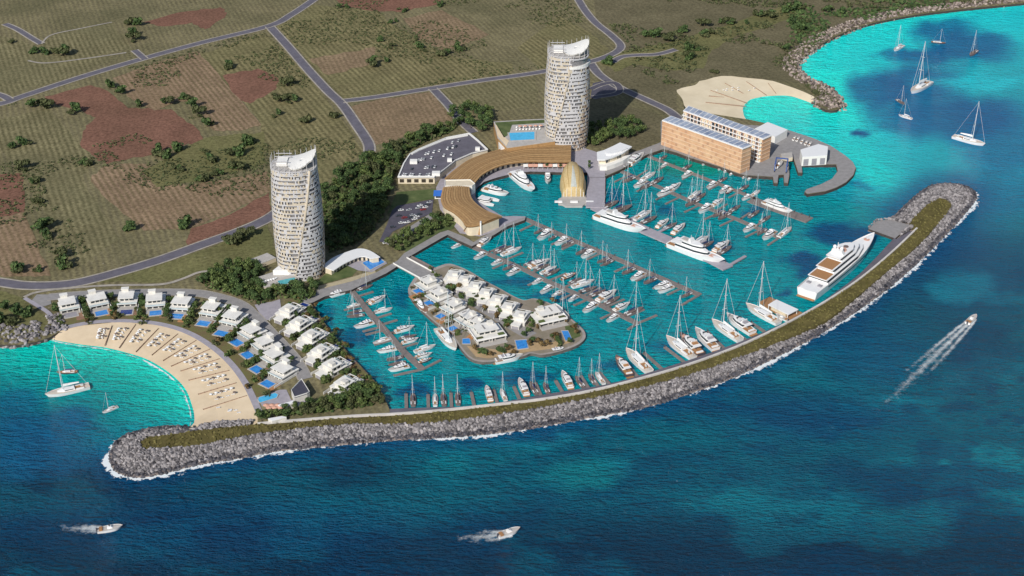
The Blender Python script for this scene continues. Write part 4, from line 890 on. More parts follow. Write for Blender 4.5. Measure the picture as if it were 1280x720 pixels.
def hall(label, px, h, inner_edge, end_edge, roof_in, back=False):
    w = wpoly(px, LZ + h); cx = sum(p[0] for p in w) / 4; cy = sum(p[1] for p in w) / 4; loc = [(x - cx, y - cy) for x, y in w]
    r = empty('boat_hall', (cx, cy, LZ)); tag(r, label, 'building')
    MB().prism(loc, 0, h - .8).build('wall', PEACH, r)
    MB().prism([(x * 1.012, y * 1.02) for x, y in loc], h - .8, h).build('roof', WPAINT, r)
    for a, b_ in ((loc[0], loc[3]), (loc[3], loc[2])):      # ledges and slender loggia openings on the two visible faces
        a = Vector((*a, 0)); b_ = Vector((*b_, 0)); d = (b_ - a); L_ = d.length; d.normalize(); nn = Vector((d.y, -d.x, 0)); sh = PEACHD
        for lv in range(1, 6):
            z = lv * (h - .8) / 6; p0, p1 = a - nn * .2, b_ - nn * .2; q0, q1 = a + nn * .35, b_ + nn * .35
            MB().loft([[(p.x, p.y, zz) for p, zz in ((p0, z - .2), (q0, z - .2), (q0, z + .2), (p0, z + .2))], [(p.x, p.y, zz) for p, zz in ((p1, z - .2), (q1, z - .2), (q1, z + .2), (p1, z + .2))]]).build('ledge', PEACHL, r)
        if inner_edge is None and L_ > 30 and not back:
            for k in range(18):
                c_ = a + d * (L_ * (k + .5) / 18); w_ = L_ / 18 * .22; lv = (k * 7) % 5; 
                for lv in {(k * 7) % 6, (k * 5 + 2) % 6, (k * 3 + 4) % 6}:
                    z = lv * (h - .8) / 6; p0, p1 = c_ - d * w_ + nn * .12, c_ + d * w_ + nn * .12
                    MB().add([(p0.x, p0.y, z + .6), (p1.x, p1.y, z + .6), (p1.x, p1.y, z + 3.0), (p0.x, p0.y, z + 3.0)], [(0, 1, 2, 3)]).build('shutter', sh, r)
    n_ = 16
    for k in range(n_):       # rows of roof glazing, left edge to right edge
        t0, t1 = (k + .10) / n_, (k + .90) / n_
        L0, L1 = Vector((*loc[0], 0)), Vector((*loc[3], 0)); R0, R1 = Vector((*loc[1], 0)), Vector((*loc[2], 0))
        q = [L0.lerp(R0, .08), L0.lerp(R0, .92)]; s = [L1.lerp(R1, .08), L1.lerp(R1, .92)]
        pts = [q[0].lerp(s[0], t0), q[0].lerp(s[0], t1), q[1].lerp(s[1], t1), q[1].lerp(s[1], t0)]
        MB().prism([(p.x, p.y) for p in pts], h + .02, h + .35).build('roof_panel', SOLAR, r)
    return r, loc
# corners: front-left, back-left, back-right, front-right
h1, l1 = hall('peach-clad boat hall with glazed roof facing the north pontoons', [(828, 150.5), (839.5, 145), (939.5, 181), (928, 185.5)], 24, None, None, None)
h2, l2 = hall('rear boat hall with white balconied courtyard side and glazed roof', [(854.5, 138.5), (861, 132.5), (964.5, 168.5), (953.5, 173.5)], 23, None, None, None, True)
# white gallery facade of the rear hall, facing the courtyard
a = Vector((*l2[0], 0)); b_ = Vector((*l2[3], 0)); d = (b_ - a).normalized(); nn = Vector((d.y, -d.x, 0)); 
if nn.y > 0: nn = -nn
Lh = (b_ - a).length
for lv in range(6):
    z = .6 + lv * 3.7; mb = MB(); p0, p1 = a + nn * .1, b_ + nn * .1; q0, q1 = a + nn * 2.2, b_ + nn * 2.2
    mb.loft([[(p.x, p.y, zz) for p, zz in ((p0, z), (q0, z), (q0, z + .9), (p0, z + .3))], [(p.x, p.y, zz) for p, zz in ((p1, z), (q1, z), (q1, z + .9), (p1, z + .3))]]); mb.build('gallery', WPAINT, h2)
for k in range(22):
    c_ = a + d * (Lh * (k + .5) / 22); w_ = Lh / 22 * .5; p0, p1 = c_ - d * w_ * .7, c_ + d * w_ * .7
    mb = MB(); z1 = 22
    mb.add([(*(p0 + nn * .25)[:2], .6), (*(p1 + nn * .25)[:2], .6), (*(p1 + nn * .25)[:2], z1), (*(p0 + nn * .25)[:2], z1)], [(0, 1, 2, 3)]); mb.build('window_bay', [GLASS, CREAM, DTEAK][rd.randrange(3)], h2)
    MB().box(c_.x + nn.x * 2.3 - .25, c_.x + nn.x * 2.3 + .25, c_.y + nn.y * 2.3 - .25, c_.y + nn.y * 2.3 + .25, .6, 22.2).build('column', WPAINT, h2)
building('white_shed', 'white flat-roofed shed at the outer end of the rear boat hall', 'shed', [(944, 160.5), (959.5, 152.5), (984.5, 162), (969, 171)], 8, WHITE, WPAINT)
r, loc, c = building('repair_shed', 'pale repair shed with open white bays in the boatyard', 'shed', [(1000.5, 187), (1023, 180), (1035, 183), (1034, 194), (1003, 196)], 9, WHITE, WPAINT)
windows_along(r, loc[4], loc[3], 3, .4, 6.5, .6, m=GREYH, name='bay_door')
r, loc, c = building('yard_office', 'low grey yard office beside the travel lift slip', 'shed', [(976, 192), (990, 190), (991, 196), (978, 198)], 4, CREAM, LGREY)
# travel lift straddling the twin prongs
p = P(976, 212, LZ); r = empty('travel_lift', p, R(-14)); tag(r, 'blue travel lift frame straddling a white boat in the yard', 'boat lift'); BLUEM = mat('blue_steel', (.06, .11, .30), .5, .1, .6)
for x in (-5, 5):
    MB().box(x - .5, x + .5, -7, 7, 7.2, 8.2).build('side_beam', BLUEM, r)
    for y in (-6.4, 6.4): MB().box(x - .4, x + .4, y - .4, y + .4, .8, 7.2).build('leg', BLUEM, r); MB().tube((x - .4, y, .7), (x + .4, y, .7), .7, None, 10).build('wheel', RUBBER, r)
MB().box(-5, 5, 6.2, 7, 7.2, 8.2).build('cross_beam', BLUEM, r)
# ------------------------------------------------------------------ villas
ORD = ['first', 'second', 'third', 'fourth', 'fifth', 'sixth', 'seventh', 'eighth', 'ninth', 'tenth', 'eleventh', 'twelfth', 'thirteenth', 'fourteenth', 'fifteenth', 'sixteenth', 'seventeenth', 'eighteenth', 'nineteenth', 'twentieth', 'twenty-first', 'twenty-second']
STUC = mat('warm_white_stucco', (.62, .60, .555), .7, .12, .25)
ROOFW = mat('roof_membrane', (.72, .705, .67), .65, .10, .22)
CANV = mat('rail_glass', (.42, .50, .52), .15, .1, .5, spec=.6)
DECKO = mat('orange_decking', (.40, .20, .09), .75, .2, .6)
DECKB = mat('brown_decking', (.25, .15, .10), .8, .2, .6)
def villa(spec):
    r = empty('villa')
    for nm, x0, x1, y0, y1, z0, z1, m in spec: MB().box(x0, x1, y0, y1, z0, z1).build(nm, m, r)
    return r
def wins(x, ys, z0, z1, hw=1.3): return [('window', x - .12, x + .06, y - hw, y + hw, z0, z1, GLASS) for y in ys]
def wside(y, xs, z0, z1, hw=1.2): return [('window', a - hw, a + hw, y - .06, y + .06, z0, z1, GLASS) for a in xs]
def beach_villa(deck, roofy=0.0):
    return villa([('ground_floor', -7, 5.2, -7, 7, 0, 3.2, STUC), ('terrace', -7.6, 7.4, -7.7, 7.7, 3.2, 3.55, ROOFW), ('upper_floor', -6.2, 2.6, -6.2, 4.6 + roofy, 3.55, 6.7, STUC),
        ('roof', -7, 4.6, -7, 5.6 + roofy, 6.7, 7.15, ROOFW), ('stair_tower', -9.4, -6.2, -5, .4, 0, 9.2, STUC), ('tower_cap', -9.7, -5.9, -5.3, .7, 9.2, 9.6, ROOFW), ('balustrade', 7.15, 7.3, -7.5, 7.5, 3.55, 4.6, CANV),
        ('column', 6.6, 7.0, -7.3, -6.9, 0, 3.2, STUC), ('column', 6.6, 7.0, 6.9, 7.3, 0, 3.2, STUC), ('deck', 5.4, 12.4, -7.4, 7.4, -.2, .22, LGREY), ('timber_deck', 9.5, 20, 3.0, 9, -.2, .3, deck), ('side_wall', -8, 16, 8.4, 8.8, 0, 2.0, ROOFW), ('garage', -11.5, -7, 2.4, 7.2, 0, 2.9, STUC), ('garage_roof', -11.9, -6.9, 2, 7.6, 2.9, 3.18, ROOFW)]
        + wins(5.2, (-4.5, 0, 4.5), .4, 2.8, 1.7) + wins(2.6, (-4, -.4, 2.8), 3.9, 6.2, 1.3) + wside(-7, (-4, 1), .9, 2.6) + wside(-6.2, (-3.5, .3), 4.2, 6.1) + wside(4.6 + roofy, (-3, 0), 4.2, 6.1))
def marina_villa():
    return villa([('garage', -14, -8, -4.2, 2.6, 0, 3.2, STUC), ('garage_roof', -14.4, -7.8, -4.6, 3, 3.2, 3.55, ROOFW), ('ground_floor', -7.6, 6, -6.6, 6.6, 0, 3.3, STUC), ('terrace', -8, 7.4, -7, 7, 3.3, 3.6, ROOFW), ('upper_floor', -6.4, 2.4, -5.8, 3.4, 3.6, 6.8, STUC),
        ('roof', -7, 3.2, -6.4, 4, 6.8, 7.2, ROOFW), ('roof_box', -5, -1.6, -5, -.6, 7.2, 9.3, STUC), ('planter', 3, 5, 3.6, 6, 3.6, 4.2, MATS['leaf_olive']), ('pergola_beam', 2.4, 6.6, -6.6, -6.2, 6.2, 6.5, ROOFW), ('pergola_beam', 2.4, 6.6, -3, -2.6, 6.2, 6.5, ROOFW), ('pergola_beam', 6.2, 6.6, -6.6, -2.6, 6.5, 6.8, ROOFW), ('pergola_post', 6.2, 6.6, -6.6, -6.2, 3.6, 6.2, ROOFW), ('pergola_post', 6.2, 6.6, -3, -2.6, 3.6, 6.2, ROOFW),
        ('balustrade', 7.1, 7.25, -6.8, 6.8, 3.6, 4.6, CANV), ('deck', 6, 13, -6.8, 2.4, -.2, .22, LAVP), ('boundary_wall', -14, 14, 7.0, 7.3, 0, 1.9, ROOFW), ('front_room', 6, 11, -6.4, -1.4, .22, 3.0, STUC), ('front_roof', 5.9, 11.6, -6.9, -.9, 3.0, 3.35, ROOFW), ('frame_post', 11.2, 11.6, 5.6, 6.0, 0, 3.6, ROOFW), ('frame_beam', 7.3, 11.6, 5.6, 6.0, 3.2, 3.6, ROOFW), ('frame_beam', 11.2, 11.6, -.6, 5.6, 3.2, 3.6, ROOFW), ('timber_deck', 13, 17, -6, 0, -.2, .3, DECKB)]
        + wins(6.0, (-4.2, 0, 4.2), .4, 2.9, 1.5) + wins(2.4, (-3.6, .8), 4, 6.3, 1.4) + wside(-6.6, (-4, 0, 3.4), .9, 2.7) + wside(-5.8, (-3.6, 0), 4.3, 6.2) + [('garage_door', -14.1, -13.9, -3.6, 2, .1, 2.5, GREYH)])
def island_villa(deck):
    return villa([('garage', -12, -7.4, -3.6, 2.8, 0, 3.1, STUC), ('garage_roof', -12.4, -7.2, -4, 3.2, 3.1, 3.4, ROOFW), ('ground_floor', -7.2, 4.6, -6.2, 6.2, 0, 3.2, STUC), ('terrace', -7.6, 6.6, -6.7, 6.7, 3.2, 3.5, ROOFW), ('upper_floor', -6.2, 1.6, -5.6, 4.0, 3.5, 6.6, STUC), ('roof', -6.9, 2.8, -6.2, 4.6, 6.6, 7.0, ROOFW), ('roof_slot', -3.4, .4, -4.6, -4, 7.0, 7.5, GREYP), ('stair_head', -6, -3, 0, 3.4, 7.0, 9.0, STUC), ('balustrade', 6.3, 6.45, -6.4, 6.4, 3.5, 4.5, CANV),
        ('deck', 4.6, 9, -6.4, 6.4, -.1, .25, LGREY), ('timber_deck', 7, 17, 1.2, 7, -.1, .34, deck), ('boundary_wall', -10, 14, 6.9, 7.2, 0, 1.8, ROOFW)]
        + wins(4.6, (-4, 0, 4), .4, 2.8, 1.5) + wins(1.6, (-3.4, 1), 3.9, 6.1, 1.5) + wside(-6.2, (-4, 0), .9, 2.6) + wside(-5.6, (-3.4, -.4), 4.2, 6.0))
def end_villa():
    return villa([('ground_floor', -9, 7, -12, 10, 0, 3.4, STUC), ('terrace', -9.5, 9.5, -13, 11, 3.4, 3.8, ROOFW), ('upper_floor', -7.5, 2.4, -9, 6, 3.8, 7.0, STUC), ('roof', -8.2, 4.2, -9.8, 6.8, 7.0, 7.45, ROOFW), ('roof_slot', -5, 1, -4, -3.2, 7.45, 8.0, GREYP), ('stair_head', -7, -3.4, 1, 5, 7.45, 9.6, STUC), ('balustrade', 9.1, 9.3, -12.6, 10.6, 3.8, 4.9, WPAINT), ('balustrade', -9, 9.2, -12.8, -12.6, 3.8, 4.9, WPAINT), ('planter', 4.6, 7.6, 5, 9.6, 3.8, 4.5, MATS['leaf_mid']),
        ('planter', 4.8, 6.8, -12, -7, 3.8, 4.4, MATS['leaf_olive']), ('deck', 7, 13, -12, 10, -.1, .3, LGREY), ('column', 8.6, 9.1, -12.2, -11.7, 0, 3.4, STUC), ('column', 8.6, 9.1, -1, -.5, 0, 3.4, STUC), ('column', 8.6, 9.1, 9.7, 10.2, 0, 3.4, STUC)]
        + wins(7, (-9, -4.5, 0, 4.5, 8), .4, 3.0, 1.7) + wins(2.4, (-6.5, -2, 2.5), 4.2, 6.6, 1.7) + wside(-12, (-6, -1, 4), .8, 2.9, 1.6) + wside(-9, (-5, 0), 4.4, 6.5, 1.5))
VP = {}
GARD = []      # garden planting spots (world x, y, z, size, colour)
def put_villa(key, maker, house, front, label, group, z=LZ, s=1.0, hz=7, flip=False):
    o = VP[key] = maker() if key not in VP else copy_tree(VP[key])
    a, b_ = P(*house, z + hz), P(*front, z); a.z = z; d = b_ - a; o.location = (a.x, a.y, z + .22); o.rotation_euler = (0, 0, math.atan2(d.y, d.x)); o.scale = (s, -s if flip else s, s)
    tag(o, label, 'villa', group); return o, a, Vector((d.x, d.y, 0)).normalized()
def local_pool(c, d, L, W, z, label, m, group):
    n_ = Vector((-d.y, d.x, 0)); r = empty('swimming_pool', (c.x, c.y, z), math.atan2(d.y, d.x)); tag(r, label, 'pool', group)
    mb = MB(); mb.box(-L / 2 - .9, L / 2 + .9, -W / 2 - .9, -W / 2, 0, .42).box(-L / 2 - .9, L / 2 + .9, W / 2, W / 2 + .9, 0, .42).box(-L / 2 - .9, -L / 2, -W / 2, W / 2, 0, .42).box(L / 2, L / 2 + .9, -W / 2, W / 2, 0, .42)
    mb.build('coping', LGREY, r); MB().box(-L / 2, L / 2, -W / 2, W / 2, 0, .34).build('pool_water', m, r); return r
BV = [((85, 376), (89, 394)), ((121, 371), (127, 392)), ((159, 369), (158, 391)), ((193.5, 371.5), (194.5, 392)), ((226, 375.5), (221, 396)), ((264, 382.5), (254.5, 405)), ((290, 393.5), (276.5, 417.5)), ((312, 410), (296, 429)), ((329, 425.5), (309.5, 444.5)), ((341, 441), (321, 462.5)), ((351, 459), (334.5, 480.5))]
for k, (h, p) in enumerate(BV):
    o, a, d = put_villa('beach%d' % (k % 3), lambda: beach_villa((DECKB, DECKO, DECKB)[k % 3], (0, 1.2, -.6)[k % 3]), h, p, 'white two storey beach villa, %s along the beach promenade from the west' % ORD[k], 'villas along the beach promenade', s=.93 if k < 7 else .88)
    c = P(*p, LZ); local_pool(c, d, 6.5, 8.5, LZ + .22, '%s pool in front of the %s beach villa from the west' % ('pale grey' if k == 0 else 'blue', ORD[k]), (POOLD if k in (2,) else GREYH if k == 0 else POOLW), 'pools of the beach villas')
    n_ = Vector((-d.y, d.x, 0))
    for q in range(6): GARD.append((*(a + d * random.uniform(9, 26) + n_ * random.choice((-1, 1)) * random.uniform(7, 11))[:2], LZ, random.uniform(1.2, 2.4), random.choice((1, 1, 2, 2, 3))))
    for q in range(3): GARD.append((*(a + d * random.uniform(-10, 6) + n_ * random.choice((-1, 1)) * random.uniform(8.4, 10))[:2], LZ, random.uniform(1.6, 3.0), 0))
MV = [((361, 384), (381, 381.5), (346, 390)), ((374, 400), (392, 399), 0), ((389.5, 416), (406.5, 416), 0), ((401.5, 435), (420.5, 433.5), 0), ((416, 452.5), (437, 452), 0), ((431, 475), (450.5, 473), 0)]
for k, (h, p, _) in enumerate(MV):
    o, a, d = put_villa('marina', marina_villa, h, p, 'white marina villa with street garage, %s from the north along the west basin' % ORD[k], 'villas along the west basin', s=.99)
    c = P(*p, LZ); local_pool(c + d * -2.0, d, 7, 6, LZ + .22, 'dark blue plunge pool of the %s marina villa from the north' % ORD[k], POOLD, 'pools of the marina villas')
    n_ = Vector((-d.y, d.x, 0))
    for q in range(10): GARD.append((*(a + d * random.uniform(8, 21) + n_ * random.uniform(-9, 10))[:2], LZ, random.uniform(1.2, 2.2), random.choice((2, 3, 3, 1, 0))))
    for q in range(5): GARD.append((*(a + d * random.uniform(-15, -8) + n_ * random.uniform(-8, -5))[:2], LZ, random.uniform(1.6, 2.8), random.choice((0, 2, 1))))
IL = [((533, 351), (523.5, 365)), ((546.5, 365.5), (537, 380)), ((565, 379.5), (552, 396.5)), ((583, 394.5), (567, 412))]
for k, (h, p) in enumerate(IL):
    o, a, d = put_villa('isle%d' % (k % 2), lambda: island_villa((DECKO, DECKB)[k % 2]), h, p, 'white island villa on the west row, %s from the road bridge' % ORD[k], 'villas on the west row of the island', 2.2, 1.02)
    local_pool(P(*p, 2.2), d, 6, 7.5, 2.4, 'blue pool of the %s west row island villa from the bridge' % ORD[k], POOLW, 'pools of the west row island villas')
    n_ = Vector((-d.y, d.x, 0))
    for q in range(6): GARD.append((*(a + d * random.uniform(7, 16) + n_ * random.choice((-1, 1)) * random.uniform(6.6, 8))[:2], 2.2, random.uniform(1.1, 1.9), random.choice((1, 3, 2))))
IR = [((567, 340), (578, 333)), ((580, 346.5), (591, 338.5)), ((593, 354), (604, 346)), ((606.5, 362.5), (617.5, 355)), ((620.5, 371), (632, 363.5)), ((635, 380), (647, 372.5)), ((650, 390.5), (662, 383.5))]
for k, (h, p) in enumerate(IR):
    o, a, d = put_villa('isler', lambda: marina_villa(), h, p, 'white island villa on the east row, %s from the road bridge' % ORD[k], 'villas on the east row of the island', 2.2, .90)
    n_ = Vector((-d.y, d.x, 0))
    for q in range(4): GARD.append((*(a + d * random.uniform(-14, -7) + n_ * random.choice((-7.5, 7.5, 6)) + d * random.uniform(-2, 2))[:2], 2.2, random.uniform(1.6, 3.0), random.choice((0, 2, 1, 3))))
    for q in range(3): GARD.append((*(a + d * random.uniform(7, 13) + n_ * random.uniform(-7, 7))[:2], 2.2, random.uniform(1.0, 1.8), random.choice((2, 3))))
put_villa('end', end_villa, (611, 410), (618, 430), 'large white end villa with long terrace, south tip of the island west row', 'large villas at the island tip', 2.2, .95)
put_villa('end', end_villa, (684, 390), (694, 412), 'large white end villa with long terrace, south tip of the island east row', 'large villas at the island tip', 2.2, .95, flip=True)
put_villa('isle0', lambda: None, (595, 400), (582, 421), 'white island villa beside the west end villa, fifth from the bridge', 'villas on the west row of the island', 2.2, .85)
for px, lab in (([(644, 426), (658, 425), (660, 435), (647, 437)], 'large blue pool on the island tip below the west end villa'), ([(702, 414), (710, 414), (715, 425), (707, 426)], 'large blue pool on the island tip below the east end villa'), ([(578, 424), (587, 423), (588, 430), (578, 430)], 'small blue pool at the foot of the fifth west row island villa')): pool(px, 2.35, lab, POOLW)
for px in ((636, 437), (629, 441), (641, 443), (625, 439), (694, 425), (697, 421), (690, 424), (676, 434), (607, 443), (614, 445), (600, 441), (592, 438), (660, 432), (664, 428), (672, 428), (683, 432), (700, 432), (712, 428), (722, 418), (718, 411), (706, 402), (670, 398), (666, 404), (672, 410), (660, 415), (655, 420), (690, 379), (676, 381)): q = P(*px, 2.2); GARD.append((q.x, q.y, 2.2, 2.2, random.choice((0, 3))))
# beach club at the south end of the villa beach
sheet('terrace', [(321, 497), (350, 487), (358, 487), (364, 500), (386, 496), (388, 502), (372, 508), (350, 508), (328, 508)], LZ + .3, LAVP)
pool([(322.5, 500), (324, 497), (344, 491.5), (347.5, 493.5), (345.5, 497.5), (325, 503.5)], LZ + .4, 'long turquoise-blue rectangular pool of the beach club by the sand', POOLC, rimw=1.1)
r, loc, c = building('beach_club', 'dark flat-roofed beach club pavilion with white rim beside the long pool', 'building', [(364, 488), (377, 474), (387, 490), (384, 492), (368, 497)], 5, STUC, mat('roof_slate', (.06, .06, .085), .8, .15, .4), parapet=.7)
building('club_bar', 'long narrow white bar roof south of the beach club pool', 'building', [(347, 506), (367, 500.5), (368.5, 503), (350, 508.5)], 4, STUC, WPAINT)
building('club_store', 'small white store at the breakwater end of the beach club', 'building', [(335, 523), (352, 520), (358, 521), (340, 526)], 3.5, STUC, WPAINT)
for k in range(6): parasol((333 + k * 3.6, 511 + (k % 2) * 3), LZ + .3, PINK, 'pink parasol on the beach club terrace south of the pool', 'parasols at the beach club', 1.4)

# ------------------------------------------------------------------ beach furniture and fences
DIV = [((140, 407.5), (131, 432)), ((169.5, 406), (149, 435)), ((198, 411), (170, 440)), ((222, 418), (190, 444)), ((245, 426), (204, 451)), ((262, 437), (214, 458)), ((274, 449), (226, 464)), ((286, 463.5), (236, 475.5)), ((295, 479), (248, 493)), ((308, 495), (254, 512))]
def ground_z(t): return .1 + 2.35 * t
for k, (a, b_) in enumerate(DIV):
    p, q = P(*a, 2.35), P(*b_, .9); r = empty('beach_divider', p); tag(r, 'low brown reed fence across the villa beach, %s from the west' % ORD[k], 'fence', 'reed fences on the villa beach')
    d = q - p; mb = MB(); 
    mb.loft([[(x, y, z) for x, y, z in ((-.14, 0, -.2), (.14, 0, -.2), (.14, 0, .55), (-.14, 0, .55))], [(d.x - .14, d.y, d.z - .2), (d.x + .14, d.y, d.z - .2), (d.x + .14, d.y, d.z + .55), (d.x - .14, d.y, d.z + .55)]]); mb.build('reed_panel', FENCE, r)
    for t in np.linspace(0, 1, 7): s = d * float(t); MB().tube((s.x, s.y, s.z - .2), (s.x, s.y, s.z + .8), .14).build('post', BARK, r)
DIV2 = [((906, 104), (929, 117)), ((933, 102), (958, 119)), ((960, 104), (970, 117)), ((888, 113), (934, 129)), ((882, 128), (932, 133)), ((886, 120), (905, 122))]
for k, (a, b_) in enumerate(DIV2):
    p, q = P(*a, 2.0), P(*b_, .9); r = empty('beach_divider', p); tag(r, 'low brown reed fence on the northern beach, %s' % ['long one below the scrub edge', 'longest one in the middle', 'one towards the rocky headland', 'one crossing the sand westward', 'lowest one beside the boat halls', 'short one furthest inland'][k], 'fence', 'reed fences on the northern beach')
    d = q - p; MB().loft([[(0, -.2, -.2), (0, .2, -.2), (0, .2, .5), (0, -.2, .5)], [(d.x, d.y - .2, d.z - .2), (d.x, d.y + .2, d.z - .2), (d.x, d.y + .2, d.z + .5), (d.x, d.y - .2, d.z + .5)]]).build('reed_panel', FENCE, r)
lanes = [((118, 409), (112, 430))] + DIV
for k in range(len(lanes) - 1):
    (a0, b0), (a1, b1) = lanes[k], lanes[k + 1]
    nm = 'on the villa beach just west of the %s reed fence' % ORD[k]
    for q in range(10):
        t = .24 + .13 * (q // 2); s = (.34, .66)[q % 2]; px = tuple((a0[i] * (1 - t) + b0[i] * t) * (1 - s) + (a1[i] * (1 - t) + b1[i] * t) * s for i in (0, 1)); z = 2.3 - 1.45 * t
        if q < 8: lounger((px[0] + random.uniform(-.6, .6), px[1]), z, R(-60 + k * 9 + random.uniform(-8, 8)), 'white sun lounger ' + nm, 'loungers in the bay of beach fence %s' % ORD[k], 1.15)
        dk = q % 3 == 1
        if q % 2 == 0 or dk: parasol((px[0] + 2.0, px[1] - .6), z, DTEAK if dk else WPAINT, ('brown' if dk else 'white') + ' parasol ' + nm, ('brown' if dk else 'white') + ' parasols in the bay of beach fence %s' % ORD[k], .8)
px_last = [((300, 500), (260, 516)), ((312, 512), (268, 528))]
for q in range(6):
    t = .25 + .5 * random.random(); px = (285 + random.uniform(-14, 14), 513 + random.uniform(-5, 5)); lounger(px, 1.8, R(20), 'white sun lounger on the last bay of villa beach beside the breakwater', 'loungers in the last bay of the villa beach', 1.25)
for q in range(10): lounger((890 + random.uniform(0, 60), 108 + random.uniform(0, 8)), 1.6, R(40), 'white sun lounger on the far northern beach above the boat halls', 'loungers on the northern beach', 1.25)

# ------------------------------------------------------------------ boats (bow towards +x, waterline at z = 0)
def hprof(t, tr): return (tr + (1 - tr) * math.sin(min(1, t / .45) * math.pi / 2)) if t < .45 else max(.02, math.cos(((t - .45) / .55) ** 1.5 * math.pi / 2) ** .85)
def hull(L, B, fb, tr=.82, rake=.07, sheer=.35, n_=12):
    rings = []; deck = []
    for i in range(n_ + 1):
        t = i / n_; x = -L / 2 + L * t; b_ = B / 2 * hprof(t, tr); h = fb * (1 + sheer * t * t); xw = x - L * rake * max(0, (t - .5) / .5) ** 1.5
        rings.append([(x, b_, h), (xw * .995, b_ * .86, .05), (xw, b_ * .5, -.5), (xw, -b_ * .5, -.5), (xw * .995, -b_ * .86, .05), (x, -b_, h)]); deck.append((x, b_ * .93, h - .1 * fb))
    return MB().loft(rings, closed=False, cap0=True, cap1=False), MB().loft([[(x, b_, z), (x, 0, z + .03 * B), (x, -b_, z)] for x, b_, z in deck], closed=False, cap0=False, cap1=False), deck
def tier_poly(x0, x1, b_, nose=.32): xn = x1 - (x1 - x0) * nose; return [(x0, -b_), (xn, -b_), (x1 - (x1 - x0) * nose * .25, -b_ * .62), (x1, -b_ * .25), (x1, b_ * .25), (x1 - (x1 - x0) * nose * .25, b_ * .62), (xn, b_), (x0, b_)]
def tier(r, x0, x1, b_, z0, z1, m=WPAINT, nose=.32, taper=.90, band=True, nm='cabin', roof=None):
    p0 = tier_poly(x0, x1, b_, nose); cx = (x0 + x1) / 2
    ring = lambda k, z: [(cx + (x - cx) * k - (1 - k) * (x1 - x0) * .12, y * k, z) for x, y in p0]
    o = MB().loft([ring(1, z0), ring(taper, z1)]).build(nm, m, r)
    if band:
        h = z1 - z0; f = lambda q: 1 - (1 - taper) * q
        up = lambda k, z: [(cx + (x - cx) * k * 1.006 - (1 - k) * (x1 - x0) * .12, y * k * 1.03, z) for x, y in p0]
        MB().loft([up(f(.38), z0 + h * .38), up(f(.80), z0 + h * .80)]).build('window_band', GLASS, r)
    return o
def sail_proto(hm, dm, rig=1.32, name='sailing_yacht'):
    L = 16.0; B = 4.3; r = empty(name); h, dk_, _ = hull(L, B, 1.25, .78, .06, .25); h.build('hull', hm, r); dk_.build('deck', dm, r)
    c = MB().loft([[(x, -w, 1.2), (x, w, 1.2), (x, w * .8, zt), (x, -w * .8, zt)] for x, w, zt in ((-2.6, 1.25, 1.95), (1.2, 1.2, 1.95), (3.6, .6, 1.55))]); co = c.build('coachroof', WPAINT if dm is not DTEAK else DTEAK, r)
    for s in (-1, 1): MB().loft([[(x, s * w, 1.5), (x, s * (w + .04), 1.5), (x, s * (w * .92 + .04), 1.78), (x, s * w * .92, 1.78)] for x, w in ((-2.2, 1.16), (1.0, 1.12))]).build('window', GLASS, co)
    MB().box(-6.2, -2.9, -1.1, 1.1, 1.18, 1.34).build('cockpit_sole', TEAK if dm is not DTEAK else DTEAK, r)
    for s in (-1, 1): MB().box(-6.0, -3.0, s * 1.35 - .3, s * 1.35 + .3, 1.18, 1.62).build('cockpit_seat', WPAINT, r)
    MB().tube((-5.4, -.05, 1.75), (-5.4, .05, 1.75), .6, None, 10).build('wheel', ALU, r)
    Hm = L * rig; m = MB().tube((1.6, 0, 1.3), (1.6, 0, Hm), .17, .12, 6).build('mast', ALU, r)
    for zf in (.42, .68): MB().tube((1.5, -1.4 * (1.2 - zf), Hm * zf), (1.5, 1.4 * (1.2 - zf), Hm * zf), .09, None, 4).build('spreader', ALU, m)
    MB().tube((1.5, 0, 3.0), (-4.6, 0, 3.2), .17, None, 6).build('boom', ALU, r)
    MB().loft([[(x, -w, 3.2), (x, w, 3.2), (x, w * .4, 3.2 + hh), (x, -w * .4, 3.2 + hh)] for x, w, hh in ((1.3, .26, .8), (-2, .3, .6), (-4.5, .2, .35))]).build('sail_cover', WPAINT if hm is WPAINT else NAVY, r)
    MB().tube((1.6, 0, Hm * .98), (7.7, 0, 1.6), .05, None, 4).build('forestay', ALU, r); MB().tube((1.6, 0, Hm * .98), (-7.6, 0, 1.4), .04, None, 4).build('backstay', ALU, r)
    for s in (-1, 1): MB().tube((1.5, 0, Hm * .68), (1.0, s * 2.0, 1.3), .04, None, 4).build('shroud', ALU, r)
    return r
